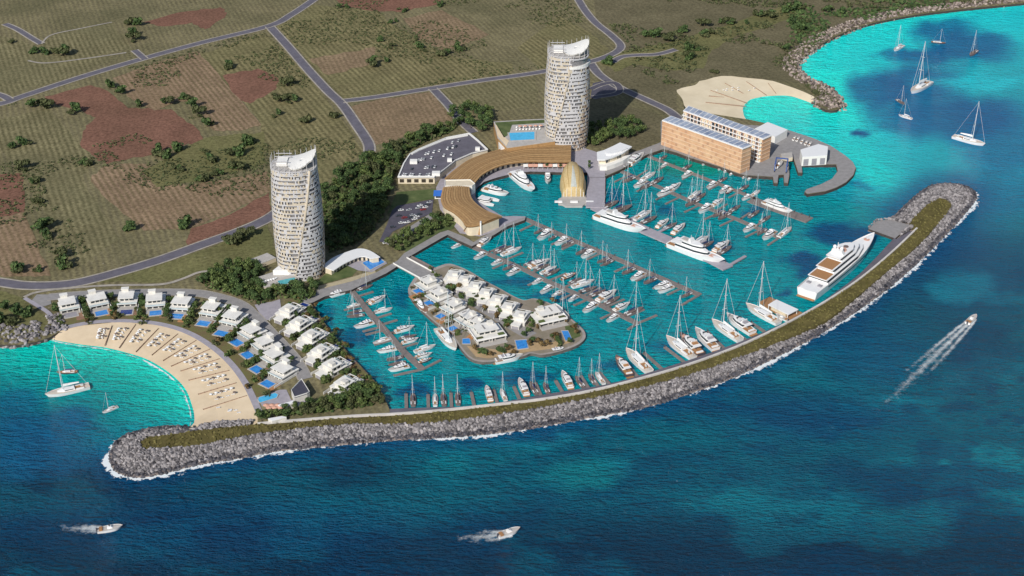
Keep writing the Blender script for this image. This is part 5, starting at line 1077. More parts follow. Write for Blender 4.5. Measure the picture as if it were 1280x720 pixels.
def motor_proto(hm, dm, dark=False):
    L = 18.0; B = 5.0; r = empty('motor_yacht'); h, dk_, _ = hull(L, B, 1.9, .9, .12, .45); h.build('hull', hm, r); dk_.build('deck', dm, r)
    tier(r, -4.2, 4.6, 1.95, 1.8, 3.7, WPAINT, .42, .86, True, 'cabin')
    MB().prism(tier_poly(-6.4, 2.2, 1.85, .3), 3.7, 3.9).build('flybridge', WPAINT, r); MB().box(-4.6, -1.8, -1.3, 1.3, 3.9, 4.3).build('flybridge_seat', TEAK if dark else GREYH, r)
    MB().prism([(0.2, -1.3), (1.4, -.9), (1.4, .9), (.2, 1.3), (.5, 1.1), (1.1, .8), (1.1, -.8), (.5, -1.1)], 3.9, 4.5).build('windscreen', GLASS, r)
    MB().loft([[(x, s * w, z) for s, w, z in ((-1, 1.7, 3.9), (1, 1.7, 3.9))] + [(x - .5, 1.3, 5.1), (x - .5, -1.3, 5.1)] for x in (-2.9, -2.4)]).build('radar_arch', WPAINT, r)
    MB().box(-10.2, -8.8, -2.0, 2.0, .35, .6).build('swim_platform', TEAK, r); MB().box(-8.7, -4.4, -2.0, 2.0, 1.75, 1.88).build('aft_deck', TEAK, r); MB().box(-8.4, -7.6, -1.6, 1.6, 1.88, 2.4).build('aft_seat', WPAINT, r)
    MB().box(4.8, 6.6, -.9, .9, 2.2, 2.5).build('sun_pad', PINK if dark else LGREY, r); return r
def cat_proto():
    r = empty('catamaran')
    for s in (-1, 1):
        h, dk_, dd = hull(14, 1.9, 1.5, .8, .05, .2); h.v = [(x, y + s * 3, z) for x, y, z in h.v]; dk_.v = [(x, y + s * 3, z) for x, y, z in dk_.v]; h.build('hull', WPAINT, r); dk_.build('deck', WPAINT, r)
    MB().box(-5.6, 2.2, -2.9, 2.9, 1.0, 1.6).build('bridge_deck', LGREY, r); tier(r, -4.4, 2.0, 2.4, 1.6, 2.9, WPAINT, .4, .84); MB().box(-6.2, -4.2, -2.4, 2.4, 2.7, 2.9).build('cockpit_roof', WPAINT, r)
    return r
def open_proto(name='open_boat'):
    r = empty(name); h, dk_, _ = hull(7.5, 2.5, .9, .9, .12, .4); h.build('hull', WPAINT, r); dk_.build('deck', LGREY, r)
    MB().loft([[(x, -.6, .8), (x, .6, .8), (x, .45, z), (x, -.45, z)] for x, z in ((-.8, 1.6), (.3, 1.7), (.9, 1.0))]).build('console', WPAINT, r)
    MB().loft([[(x, -.5, z), (x, .5, z), (x, .5, z + .08), (x, -.5, z + .08)] for x, z in ((.05, 1.7), (-.3, 2.1))]).build('windscreen', GLASS, r)
    MB().box(-3.2, -2.2, -.9, .9, .8, 1.2).build('stern_seat', TEAK, r); MB().box(-4.1, -3.7, -.25, .25, .2, 1.5).build('outboard', HDARK, r); return r
def big_proto():   # 40 m yacht
    L = 40; r = empty('big_motor_yacht'); h, dk_, _ = hull(L, 8.4, 3.2, .9, .13, .5, 16); h.build('hull', WPAINT, r); dk_.build('deck', WPAINT, r)
    MB().box(-19.4, -13.5, -3.6, 3.6, 2.92, 3.1).build('aft_deck', TEAK, r)
    tier(r, -14, 9, 3.5, 3.0, 5.6, WPAINT, .38, .93); MB().prism(tier_poly(-17, 6.5, 3.5, .3), 5.6, 5.9).build('upper_deck', WPAINT, r)
    tier(r, -9.5, 5, 2.9, 5.9, 8.1, WPAINT, .42, .9); MB().prism(tier_poly(-12, 2.5, 2.8, .3), 8.1, 8.35).build('sun_deck', WPAINT, r)
    MB().box(-10.5, -6.5, -1.8, 1.8, 8.35, 8.8).build('sun_pad', LGREY, r); MB().loft([[(x, -2.3, 8.3), (x, 2.3, 8.3), (x - .8, 1.8, 10.4), (x - .8, -1.8, 10.4)] for x in (-4.5, -3.2)]).build('radar_arch', WPAINT, r)
    MB().tube((-4.6, 0, 10.4), (-4.6, 0, 12.6), .2, .1).build('mast', ALU, r); MB().box(9.5, 13, -1.6, 1.6, 3.7, 4.1).build('sun_pad', PINK, r); MB().box(-21, -19.4, -3.4, 3.4, .5, .8).build('swim_platform', TEAK, r); return r
PALED = mat('pale_teak', (.56, .50, .43), .6, .08, 1)
GREYD = mat('slate_hull', (.16, .145, .15), .4, .15, .6, spec=.4)
BP = {}
MK = dict(sail=lambda: sail_proto(WPAINT, LGREY), dsail=lambda: sail_proto(GREYD, DTEAK), tsail=lambda: sail_proto(WPAINT, TEAK), bsail=lambda: sail_proto(WPAINT, PALED), motor=lambda: motor_proto(WPAINT, LGREY), dmotor=lambda: motor_proto(HDARK, DTEAK, True), cat=cat_proto, open=open_proto, big=big_proto, school=lambda: sail_proto(HDARK, TEAK, 1.1))
BL = dict(sail=16.0, dsail=16.0, tsail=16.0, bsail=16.0, motor=19.0, dmotor=19.0, cat=14.0, open=7.8, big=41.0, school=16.0)
BCAT = dict(sail='sailing yacht', dsail='sailing yacht', tsail='sailing yacht', bsail='sailing yacht', motor='motor yacht', dmotor='motor yacht', cat='catamaran', open='small boat', big='motor yacht', school='sailing yacht')
BDESC = dict(sail='white sailing yacht', dsail='dark-decked grey sailing yacht', tsail='white teak-decked sailing yacht', bsail='large white sailing yacht', motor='white motor yacht', dmotor='dark-hulled motor yacht', cat='white catamaran', open='small white open boat', big='long white motor yacht', school='dark teak-decked schooner')
BNAME = dict(sail='sailing_yacht', dsail='sailing_yacht', tsail='sailing_yacht', bsail='sailing_yacht', motor='motor_yacht', dmotor='motor_yacht', cat='catamaran', open='open_boat', big='motor_yacht', school='sailing_yacht')
def boat(kind, stern, bow, label, group, wide=1.0, mz=None, minL=0, z=0.0):
    if kind not in BP: o = BP[kind] = MK[kind](); o.name = BNAME[kind]
    else: o = copy_tree(BP[kind])
    a, b_ = P(*stern, z), P(*bow, z); d = b_ - a; s = max(minL, d.length) / BL[kind]; c = (a + b_) / 2
    o.location = (c.x, c.y, z); o.rotation_euler = (0, 0, math.atan2(d.y, d.x) + random.uniform(-.02, .02)); o.scale = (s, s * wide, s if mz is None else mz)
    tag(o, label, BCAT[kind], group); return o
PIER = []
def fleet(rows, where, group):
    for k, (kind, st, bw_) in enumerate(rows):
        boat(kind, st, bw_, '%s, %s boat %s' % (BDESC[kind], ORD[k], where), group)
fleet([('motor', (431, 366.5), (406, 373))], 'alongside the north quay near the villa corner', 'boats on the north quay')
fleet([('sail', (450, 381), (433, 385)), ('dsail', (455, 389), (434, 393)), ('dsail', (456, 394.5), (433, 397)), ('motor', (468, 404), (441, 411.5)), ('sail', (489, 424), (466, 430.5)), ('motor', (496, 436.5), (470, 442)), ('dsail', (504, 447), (483, 452)), ('dsail', (507, 453), (485, 458)), ('motor', (512, 458.5), (484, 465.5))], 'out on villa side of the short west pontoon', 'boats on the short west pontoon')
fleet([('dsail', (446, 364), (466, 357.5)), ('dmotor', (458, 378.5), (472, 374.5)), ('motor', (462, 381), (483, 371.5)), ('sail', (468, 391.5), (491, 386.5)), ('motor', (493, 416.5), (519, 409.5)), ('dsail', (499, 424.5), (521, 420)), ('motor', (502, 430), (524, 424.5)), ('sail', (518, 441), (545, 433)), ('motor', (519, 448), (541, 443)), ('dmotor', (522, 455), (541, 449))], 'out on island side of the short west pontoon', 'boats on the short west pontoon')
fleet([('motor', (576, 306.5), (563, 311.5)), ('motor', (608, 317.5), (591, 326)), ('motor', (628, 326.5), (613, 333)), ('dsail', (645, 332), (628, 339)), ('motor', (650, 337.5), (632, 346.5)), ('motor', (678, 350), (664, 357)), ('motor', (691, 359), (674, 369)), ('sail', (703, 364.5), (689, 371.5)), ('dsail', (706, 366), (697, 370)), ('motor', (723, 371), (709, 378.5)), ('motor', (747, 381), (727, 393)), ('motor', (773, 395), (757, 404.5))], 'out on island side of the middle pontoon', 'boats on the middle pontoon')
fleet([('motor', (598, 309.5), (615, 298)), ('dsail', (618, 317.5), (640, 309)), ('sail', (627, 320), (652, 311)), ('dsail', (655, 333), (673, 327)), ('motor', (661, 336), (688, 327)), ('dsail', (668, 339), (687, 331.5)), ('sail', (676, 343), (696, 334.5)), ('dsail', (681, 346), (700, 337.5)), ('dmotor', (702, 350.5), (721, 343)), ('dsail', (711, 355), (727, 348.5)), ('sail', (715, 360), (743, 352)), ('dsail', (724, 366), (746, 360)), ('dsail', (736, 372), (757, 364)), ('motor', (746, 378.5), (771, 365.5)), ('dsail', (754, 382), (775, 372.5)), ('motor', (767, 390), (788, 380.5)), ('dsail', (779, 396.5), (804, 386))], 'out on open side of the middle pontoon', 'boats on the middle pontoon')
fleet([('dsail', (681, 287), (667, 293.5)), ('motor', (690, 290), (671, 302.5)), ('dsail', (696, 295), (685, 302)), ('motor', (711, 299), (692, 308.5)), ('dsail', (718, 302.5), (701, 310)), ('dsail', (737, 312), (719, 319.5)), ('motor', (744, 315), (725, 324.5)), ('dsail', (763, 323), (746, 330)), ('dsail', (767, 326), (752, 333)), ('dsail', (795, 336), (777, 344)), ('motor', (806, 342.5), (787, 353)), ('dsail', (822, 348), (804, 356)), ('motor', (838, 355), (816, 363)), ('motor', (842, 359), (821, 368)), ('dsail', (866, 366), (851, 373))], 'out along the long single-sided pontoon', 'boats on the long single-sided pontoon')
fleet([('dsail', (751, 262.5), (773, 253)), ('dsail', (760, 270), (790, 259)), ('motor', (769, 277), (786, 271.5)), ('sail', (793, 276), (814, 265)), ('dsail', (800, 281), (821, 272)), ('motor', (821, 286), (836, 276)), ('dsail', (829, 288), (846, 280)), ('motor', (841, 294), (856, 282)), ('sail', (866, 307.5), (885, 297)), ('dsail', (875, 311), (892, 303)), ('motor', (892, 316), (912, 304)), ('dsail', (898, 319), (914, 309))], 'out on inner side of the wide pier', 'boats on the wide pier')
boat('big', (744, 271.5), (807, 294), 'long white yacht moored on the outer side of the wide pier near the shell hall', 'large yachts on the wide pier')
boat('big', (836, 306.5), (906, 333), 'long white yacht moored on the outer side of the wide pier near its end', 'large yachts on the wide pier')
fleet([('dsail', (795, 222), (777, 229.5)), ('motor', (808, 228), (791, 236.5)), ('dsail', (816, 230.5), (799, 238)), ('motor', (841, 238), (820, 247.5)), ('dsail', (874, 250.5), (856, 259.5)), ('motor', (889, 258), (872, 268.5)), ('dsail', (906, 265), (890, 272.5)), ('dsail', (913, 267), (897, 276)), ('motor', (944, 282.5), (928, 292)), ('dsail', (958, 287), (946, 295)), ('motor', (969, 290.5), (952, 302))], 'out on outer side of northern double pontoon', 'boats on the northern double pontoon')
fleet([('sail', (802, 226.5), (819, 217)), ('dsail', (814, 231.5), (829, 223)), ('motor', (836, 240.5), (851, 231)), ('sail', (862, 249), (876, 240)), ('dsail', (868, 251), (882, 243)), ('motor', (890, 259), (904, 250.5)), ('dsail', (912, 266), (925, 258)), ('dsail', (936, 272.5), (949, 264.5)), ('dsail', (950, 279), (963, 271)), ('sail', (973, 297.5), (989, 286))], 'out on peninsula side of northern double pontoon', 'boats on the northern double pontoon')
fleet([('motor', (835, 205.5), (825, 210.5)), ('motor', (865, 216.5), (851, 224.5)), ('motor', (896, 229.5), (882, 237.5)), ('motor', (912, 235), (898, 243.5)), ('dmotor', (916, 238), (906, 244)), ('motor', (939, 245.5), (926, 251.5))], 'out on outer side of the northernmost pontoon', 'boats on the northernmost pontoon')
fleet([('dsail', (824, 201), (834, 195.5)), ('dsail', (853, 213), (865, 207)), ('dsail', (897, 229), (909, 223)), ('dsail', (924, 239), (936, 232.5)), ('sail', (939, 246), (950, 239))], 'out on peninsula side of the northernmost pontoon', 'boats on the northernmost pontoon')
boat('big', (953, 254), (991, 268.5), 'white motor yacht moored at the wide outer end of the northernmost pontoon', 'large yachts at pontoon ends')
for k, (x, y) in enumerate([(840, 188.5), (844.5, 190), (864, 199), (880, 205.5), (900, 211.5), (907, 214.5), (914, 218), (930, 222), (936.5, 224)]): boat('open', (x + 2.4, y - 1.4), (x - 2.4, y + 1.8), 'small white open boat under the boat hall quay, %s from the corner' % ORD[k], 'small boats along the boat hall quay', minL=8)
fleet([('motor', (786, 208), (805, 194.5)), ('dmotor', (777, 213.5), (786, 207.5))], 'alongside the quay by the wave-roofed pavilion', 'boats at the pavilion quay')
boat('big', (640, 219), (668.5, 243), 'tall white yacht moored stern-to in the inner harbour', 'large yachts in the inner harbour', 1.15)
boat('motor', (603, 237.5), (637, 246), 'white motor yacht lying along the west side of the inner harbour', 'boats in the inner harbour')
boat('cat', (598.5, 250), (621, 255.5), 'wide white catamaran berthed beside the timber-roofed wing', 'boats in the inner harbour', 1.3)
boat('motor', (684.5, 219), (685, 232), 'small white motor yacht moored under the arcade awnings', 'boats in the inner harbour')
fleet([('big', (519.5, 377), (533.5, 395)), ('bsail', (528.5 + 18.5, 413.5), (571, 440))], 'moored along the west shore of the villa island', 'boats along the island')
boat('motor', (617, 454), (655, 447), 'white motor yacht moored along the south shore of the villa island', 'boats along the island')
boat('motor', (686, 442.5), (712, 437), 'white motor yacht against the rounded south-east tip of the island', 'boats along the island')
boat('bsail', (690, 383), (712, 401), 'white sailing yacht moored against the east end villa', 'boats along the island')
BW = [('dsail', (516.5, 509), (516, 493)), ('sail', (544, 508.5), (544, 493.5)), ('dsail', (555, 508.5), (553.5, 492.5)), ('dsail', (573, 507.5), (571.5, 492)), ('motor', (613.5, 503), (607.5, 484.5)), ('sail', (632, 502), (626, 487.5)), ('motor', (658.5, 496), (648.5, 475.5)), ('dsail', (671, 494.5), (662.5, 478.5)), ('dsail', (685.5, 493.5), (680, 479.5)), ('motor', (714, 487), (702, 466.5)), ('dsail', (730, 486), (719, 471.5)), ('dsail', (744, 481.5), (735.5, 469)), ('sail', (755, 481), (744, 466.5)), ('dmotor', (788, 472.5), (769, 448)), ('bsail', (812, 467), (782, 439)), ('bsail', (867, 449.5), (832, 423.5)), ('dmotor', (877, 447), (848, 420.5)), ('motor', (895.5, 440), (868, 414)), ('bsail', (925, 427.5), (889.5, 402.5)), ('motor', (942, 419.5), (906.5, 396.5)), ('bsail', (973.5, 406), (931.5, 383))]
fleet(BW, 'from the west along the breakwater berths', 'boats berthed along the breakwater')
boat('open', (985, 402), (969, 394), 'slender white tender between the floating pavilion and large sailing yacht', 'tenders by the floating pavilion')
boat('bsail', (112, 484), (57, 497), 'large white sailing yacht anchored off the villa beach', 'yachts anchored off the villa beach', 1.0)
boat('school', (97, 465.5), (71, 467), 'low teak boat lying beside the large yacht off the villa beach', 'yachts anchored off the villa beach')
boat('sail', (147.5, 509), (128, 517), 'small white sailing yacht anchored off the villa beach', 'yachts anchored off the villa beach')
boat('bsail', (1162, 104.5), (1138, 118), 'large white sailing yacht anchored in the middle of the northern bay', 'yachts anchored in the northern bay', 1.0)
boat('bsail', (1191, 172), (1231, 183), 'large white sailing yacht anchored off the breakwater head', 'yachts anchored in the northern bay', 1.0)
boat('sail', (1129, 58), (1117, 64.5), 'small white sailing yacht anchored closest to the northern rocky shore', 'yachts anchored in the northern bay')
boat('school', (1164, 53), (1182, 55), 'dark schooner anchored near the head of the northern bay', 'yachts anchored in the northern bay')
boat('dsail', (1221, 64), (1212, 71), 'small grey sailing yacht anchored farthest east in the northern bay', 'yachts anchored in the northern bay')
boat('dsail', (1120, 125), (1131, 131.5), 'small grey sailing yacht anchored beside another off the northern headland', 'yachts anchored in the northern bay')
boat('sail', (1140, 149.5), (1123, 144.5), 'small white sailing yacht anchored south of the headland pair', 'yachts anchored in the northern bay')

boat('open', (971, 209), (977, 204), 'white boat slung under the blue travel lift', 'boats in the boatyard', minL=13, z=LZ + 1.6)
for k, (x, y) in enumerate([(993, 173.5), (997.5, 174.5), (1003, 177), (1008, 179), (1012.5, 180.5)]): boat('open', (x - 1.5, y + 1.6), (x + 1.5, y - 1.8), 'small white boat stored ashore beside the repair shed, %s from the sea' % ORD[k], 'boats in the boatyard', minL=8, z=LZ + .9)
# ------------------------------------------------------------------ superyacht on the breakwater
a, b_ = P(1007.5, 373), P(1091, 304.5); d = b_ - a; Ls = d.length; r = empty('superyacht', ((a + b_) / 2)[:2] + (0,), math.atan2(d.y, d.x)); tag(r, 'huge white superyacht with teak aft decks moored along the breakwater', 'superyacht')
k = Ls / 100
S = lambda *v: [x * k for x in v]
h, dk_, _ = hull(100, 16.5, 6.5, .9, .10, .45, 20)
for m_ in (h, dk_): m_.v = [(x * k, y * k, z * k) for x, y, z in m_.v]
h.build('hull', WPAINT, r); dk_.build('deck', WPAINT, r)
sub = empty('superstructure'); sub.parent = r; bpy.data.objects.remove(sub)
tier(r, *S(-34, 30, 7.0, 6.0, 9.4), WPAINT, .3, .96); MB().prism([(x, y) for x, y in tier_poly(*S(-36, 26, 7.3), .25)], 9.4 * k, 9.9 * k).build('bridge_deck', WPAINT, r)
tier(r, *S(-24, 23, 6.2, 9.9, 13), WPAINT, .34, .95); MB().prism(tier_poly(*S(-27, 19, 6.4), .25), 13 * k, 13.5 * k).build('upper_deck', WPAINT, r)
tier(r, *S(-12, 14, 5.2, 13.5, 16.4), WPAINT, .36, .93); MB().prism(tier_poly(*S(-15, 11, 5.4), .25), 16.4 * k, 16.9 * k).build('sun_deck', WPAINT, r)
for x0, x1, w, z in ((-35.5, -25, 6.2, 9.9), (-26.2, -13, 5.4, 13.5)): MB().box(*S(x0, x1, -w, w, z + .01, z + .2)).build('teak_deck', TEAK, r)
MB().box(*S(-49, -38, -6.2, 6.2, 5.95, 6.2)).build('aft_deck', WPAINT, r)
for y in (-4.2, 4.2): MB().box(*S(-41, -38.4, y - 1.4, y + 1.4, 6.2, 7.1)).build('aft_seat', GREYH, r)
MB().tube((-2 * k, 0, 16.9 * k), (-2 * k, 0, 17.5 * k), 3.2 * k, None, 20).build('spa_pool', PINK, r); MB().tube((4 * k, 0, 16.9 * k), (4 * k, 0, 17.3 * k), 1.8 * k, None, 16).build('spa_pool', DTEAK, r)
MB().loft([[(x * k, y * k, z * k) for x, y, z in ((q, -4.8, 16.9), (q, 4.8, 16.9), (q - 1.5, 3.6, 20.4), (q - 1.5, -3.6, 20.4))] for q in (-9, -6.4)]).build('radar_arch', WPAINT, r)
MB().tube(S(-9, 0, 20.4), S(-9.4, 0, 26), .5 * k, .2 * k).build('mast', WPAINT, r)
for y in (-2.6, 2.6): MB().loft([[(-8.4 * k + 1.3 * k * math.sin(q) * math.cos(2 * math.pi * j / 10), y * k + 1.3 * k * math.sin(q) * math.sin(2 * math.pi * j / 10), (21.6 + 1.3 * -math.cos(q)) * k) for j in range(10)] for q in np.linspace(.2, math.pi - .1, 6)]).build('radar_dome', WPAINT, r)
MB().tube(S(38, 0, 8.2), S(38, 0, 8.6), 2.2 * k, None, 18).build('deck_pad', PINK, r)
for y in (-1, 1):
    pts = [(x, y * (8.3 * hprof((x + 50) / 100, .9)) * .985) for x in np.linspace(-34, 22, 15)]
    MB().loft([[(x * k, yy_ * k + y * .05, 4.2 * k), (x * k, yy_ * k + y * .09, 4.2 * k), (x * k, yy_ * k + y * .16, 5.2 * k), (x * k, yy_ * k + y * .08, 5.2 * k)] for x, yy_ in pts]).build('hull_window', GLASS, r)
MB().box(*S(-52, -49.6, -6.4, 6.4, .7, 1.1)).build('swim_platform', TEAK, r)
# floating pavilion beside it
p0 = P(974, 387, .9); r = empty('floating_pavilion', p0); tag(r, 'floating timber deck with a long white roof beside the breakwater', 'pavilion')
MB().prism([V2(P(x, y, .9) - p0) for x, y in [(949, 377.5), (962, 371), (1003, 391), (985, 401)]], -1, .1).build('deck', TEAK, r)
rp = [P(x, y, 5) - p0 for x, y in [(960, 381), (970.5, 374.5), (998, 387), (985.5, 393.5)]]; MB().prism([V2(v) for v in rp], 3.8, 4.3).build('roof', WPAINT, r)
for v in rp: MB().tube((v.x * .93, v.y * .93, .1), (v.x * .93, v.y * .93, 3.8), .25).build('post', WHITE, r)
MB().prism([(v.x * .7, v.y * .7) for v in rp], .1, 3.4).build('cabin', CREAM, r)

# ------------------------------------------------------------------ pontoons
def pontoon(path, w, fingers, label, z=.75, fw=1.7, name='pontoon', m=PONT):
    c = [P(x, y, z) for x, y in path]; r = empty(name, c[0]); tag(r, label, 'pontoon')
    ribbon([p - c[0] for p in c], w, -1.0, None, 1.0).build('walkway', m, r)
    for a, b_ in fingers: ribbon([P(*a, z) - c[0], P(*b_, z) - c[0]], fw, -.8, None, .74).build('finger', m, r)
    for i in range(1, 8):
        t = i / 8 * (len(c) - 1); j = min(int(t), len(c) - 2); p = c[j].lerp(c[j + 1], t - j) - c[0]; MB().tube((p.x + w / 2 + .3, p.y, -3), (p.x + w / 2 + .3, p.y, 2.0), .28).build('pile', QWALL, r)
    return r
lp = lambda path, f: tuple(resample(path, 101)[int(f * 100)])
def fing(path, fr, off): 
    out = []
    for f, (dx, dy) in ((f, off) for f in fr): a = lp(path, f); out.append((a, (a[0] + dx, a[1] + dy)))
    return out
PA = [(437, 360), (463, 392), (485.5, 417), (503, 437.5), (528, 461)]; PB = [(587, 306.5), (620, 321), (650, 334), (682, 350), (735, 373), (798, 404.5)]; PC = [(656, 273), (720, 301.5), (764, 320), (812, 341), (875, 368.5)]
PE = [(775, 213), (829, 235.5), (865, 252), (922, 274), (975, 297)]; PF = [(808, 194), (850, 210.5), (900, 230), (946, 248.5)]
pontoon(PA, 4.6, fing(PA, (.2, .46, .5, .62, .8), (-24, 6)) + fing(PA, (.0, .1, .3, .36, .44, .55, .72), (21, -6.5)) + [((528, 461), (551, 449.5)), ((528, 461), (492, 469))], 'grey boarded pontoon in the west basin between marina villas and the island', fw=2)
pontoon(PB, 4.6, fing(PB, (.22, .3, .43, .52, .62, .7, .86), (-18, 8)) + fing(PB, (.1, .2, .36, .46, .55, .66, .74, .80, .92), (24, -10)) + [((796, 404), (821, 393.5)), ((796, 404), (785, 411.5))], 'long grey boarded pontoon nearest to the east side of the island', fw=2)
pontoon(PC, 5, fing(PC, (.06, .16, .24, .30, .44, .52, .6, .72, .82, .90), (-19, 9)) + [((874, 368), (852, 381))], 'long single-sided boarded pontoon between the two widest stretches of water', fw=2)
pontoon(PE, 4.4, fing(PE, (.06, .2, .32, .38, .5, .62, .72, .88), (-19, 9)) + fing(PE, (.1, .3, .46, .6, .74, .84), (14, -9)) + [((974, 296.5), (989, 287)), ((974, 296.5), (960, 306))], 'grey boarded double-sided pontoon north of the wide yacht pier', fw=1.8)
pontoon(PF, 4.0, fing(PF, (.2, .42, .66, .84), (-13, 7)), 'northernmost grey boarded pontoon facing the peach boat hall', fw=1.6)
pontoon([(938, 249), (975, 262), (1012, 275)], 11, [], 'wide boarded platform at the end of the northernmost pontoon')
pontoon([(744, 258), (770, 271), (808, 288), (855, 308), (890, 324), (910, 334.5)], 11, fing([(770, 271), (808, 288), (855, 308), (890, 324)], (.1, .4, .75), (22, -11)) + [((905, 335), (932, 319.5))], 'wide pale stone pier running out past the shell hall', 1.6, 2.4, 'stone_pier', LAVP)
pontoon([(745.5, 214), (745, 236), (744, 259)], 15.5, [], 'broad lavender-grey stone pier root beside the shell hall', 2.3, 2.4, 'stone_pier', LAVP)
for k, (a, b_) in enumerate([((507.5, 492), (508, 511)), ((535, 493), (535.5, 510.5)), ((563.5, 491), (564.5, 509)), ((589, 490), (593, 507)), ((617, 487), (621.5, 503.5)), ((642.5, 483), (650, 500)), ((669, 478), (676.5, 495)), ((694.5, 475.5), (704, 491)), ((726, 469.5), (736, 485.5)), ((739, 468), (748, 483)), ((749, 465), (762, 480)), ((778, 449), (798, 471.5)), ((805, 440.5), (830, 463)), ((831, 433.5), (858, 454)), ((862, 424), (884, 446)), ((884, 414), (906, 436)), ((920, 416), (937, 427.5)), ((939, 403), (958.5, 416))]):
    c = P(*b_, .9); q = P(*a, .9) - c; r = empty('finger_pier', c); tag(r, 'narrow boarded finger pier off the breakwater road, %s from its west end' % ORD[k], 'finger pier', 'finger piers along the breakwater')
    ribbon([Vector((0, 0, 0)), q], 2.2, -.8, None, .9).build('deck', PONT, r)
    MB().tube((q.x, q.y, -3), (q.x, q.y, 1.6), .3).build('pile', QWALL, r)

# ------------------------------------------------------------------ speedboats and their wakes
def wake(px_boat, px_tail, w0, w1, name='wake', strands=3):
    a, b_ = P(*px_boat), P(*px_tail); d = (b_ - a); n_ = Vector((-d.y, d.x, 0)).normalized(); L = d.length
    for s in range(strands):
        k = s - (strands - 1) / 2; N = 60; vs_ = []; fs = []
        for i in range(N + 1):
            t = i / N; c = a + d * t + n_ * (k * (w0 * .5 + w1 * .30 * t ** .6)); ww_ = (1.9 + 4.6 * t) * (1.15 if k == 0 else .95)
            vs_ += [tuple(c - n_ * ww_)[:2] + (.09 + .006 * s,), tuple(c + n_ * ww_)[:2] + (.09 + .006 * s,)]
        me = bpy.data.meshes.new(name); fs = [(2 * i, 2 * i + 2, 2 * i + 3, 2 * i + 1) for i in range(N)]
        me.from_pydata(vs_, [], fs); uvl = me.uv_layers.new(name='UVMap')
        for lp_ in me.loops: uvl.data[lp_.index].uv = ((lp_.vertex_index // 2) / N * (1.0 if k == 0 else 1.5), float(lp_.vertex_index % 2))
        me.materials.append(WAKEM); o = bpy.data.objects.new(name, me); COL.objects.link(o); tag(o, kind='stuff')
WAKEM = foam_mat('wake_foam', .22, .05, tail=True)
boat('open', (1210, 405), (1219, 396.5), 'white speedboat racing north-east with a long foaming wake', 'speedboats under way', minL=15)
wake((1217, 398), (1090, 521), 3.0, 22)
boat('open', (128, 664), (148, 661), 'white speedboat heading east in the south-western open water', 'speedboats under way', minL=15)
wake((140, 663), (62, 658.5), 2.5, 6)
boat('open', (628, 670), (645, 664.5), 'white speedboat with a short broad wake in the southern open water', 'speedboats under way', minL=15)
wake((640, 667), (566, 675), 3.5, 10)
# ------------------------------------------------------------------ trees, bushy field trees and garden planting
def crown_mesh(name, m, h, rad_, nleaf, seed, lobes=6, leafs=1.0, z0f=.32):
    g = np.random.default_rng(seed); mb = MB(); L = []
    for k in range(lobes):
        an = g.uniform(0, 6.28); rr = rad_ * g.uniform(.15, .62); L.append((rr * math.cos(an), rr * math.sin(an), h * g.uniform(z0f + .1, .84), rad_ * g.uniform(.38, .62), h * g.uniform(.14, .24)))
    for i in range(nleaf):
        cx, cy, cz, rl, hl = L[g.integers(lobes)]; v = g.normal(size=3); v /= np.linalg.norm(v); k = g.uniform(.55, 1.08)
        p = np.array([cx + v[0] * rl * k, cy + v[1] * rl * k, cz + v[2] * hl * k]); nrm = v * .8 + g.normal(size=3) * .5 + np.array([0, 0, .35]); nrm /= np.linalg.norm(nrm)
        a = np.cross(nrm, g.normal(size=3)); a /= np.linalg.norm(a); b_ = np.cross(nrm, a); s = leafs * g.uniform(.45, 1.0)
        mb.add([tuple(p + a * s), tuple(p + b_ * s * .8), tuple(p - a * s), tuple(p - b_ * s * .7)], [(0, 1, 2, 3)])
    return mb.mesh(name, m)
def trunk_mesh(h, r0, seed):
    g = random.Random(seed); mb = MB(); mb.tube((0, 0, -.2), (.2, .1, h * .45), r0, r0 * .6, 7)
    for k in range(4): an = g.uniform(0, 6.28); q = h * g.uniform(.55, .75); mb.tube((.15, .08, h * .38), (math.cos(an) * h * .2, math.sin(an) * h * .2, q), r0 * .5, r0 * .18, 5)
    return mb.mesh('trunk', BARK)
TP = []
for k, (mi, h, rd_, nl, lb) in enumerate([(0, 11, 4.6, 430, 7), (0, 10, 5.2, 430, 8), (1, 9.5, 4.4, 400, 7), (1, 8.5, 4.8, 400, 6), (2, 9, 4.2, 380, 7), (0, 12.5, 3.6, 380, 6)]):
    TP.append((trunk_mesh(h, .32, k), crown_mesh('crown', LEAFS[mi], h, rd_, nl, 40 + k, lb, .95)))
BPR = []  # low bushy trees, trunk and crown, for the field clumps
for k, (mi, h, rd_, nl) in enumerate([(0, 5.2, 3.6, 230), (2, 4.6, 3.8, 230), (0, 6.0, 3.2, 220), (2, 5.2, 3.0, 220)]):
    BPR.append((trunk_mesh(h, .22, 20 + k), crown_mesh('crown', LEAFS[mi], h, rd_, nl, 60 + k, 5, .95, .18)))
def plant(name, pair, x, y, z, s, label, cat, group, sq=1.0):
    r = empty(name, (x, y, z), random.uniform(0, 6.28)); r.scale = (s, s, s * sq); tag(r, label, cat, group)
    for me in pair: o = bpy.data.objects.new(me.name.split('.')[0], me); COL.objects.link(o); o.parent = r
    return r
TREECOUNT = [0]
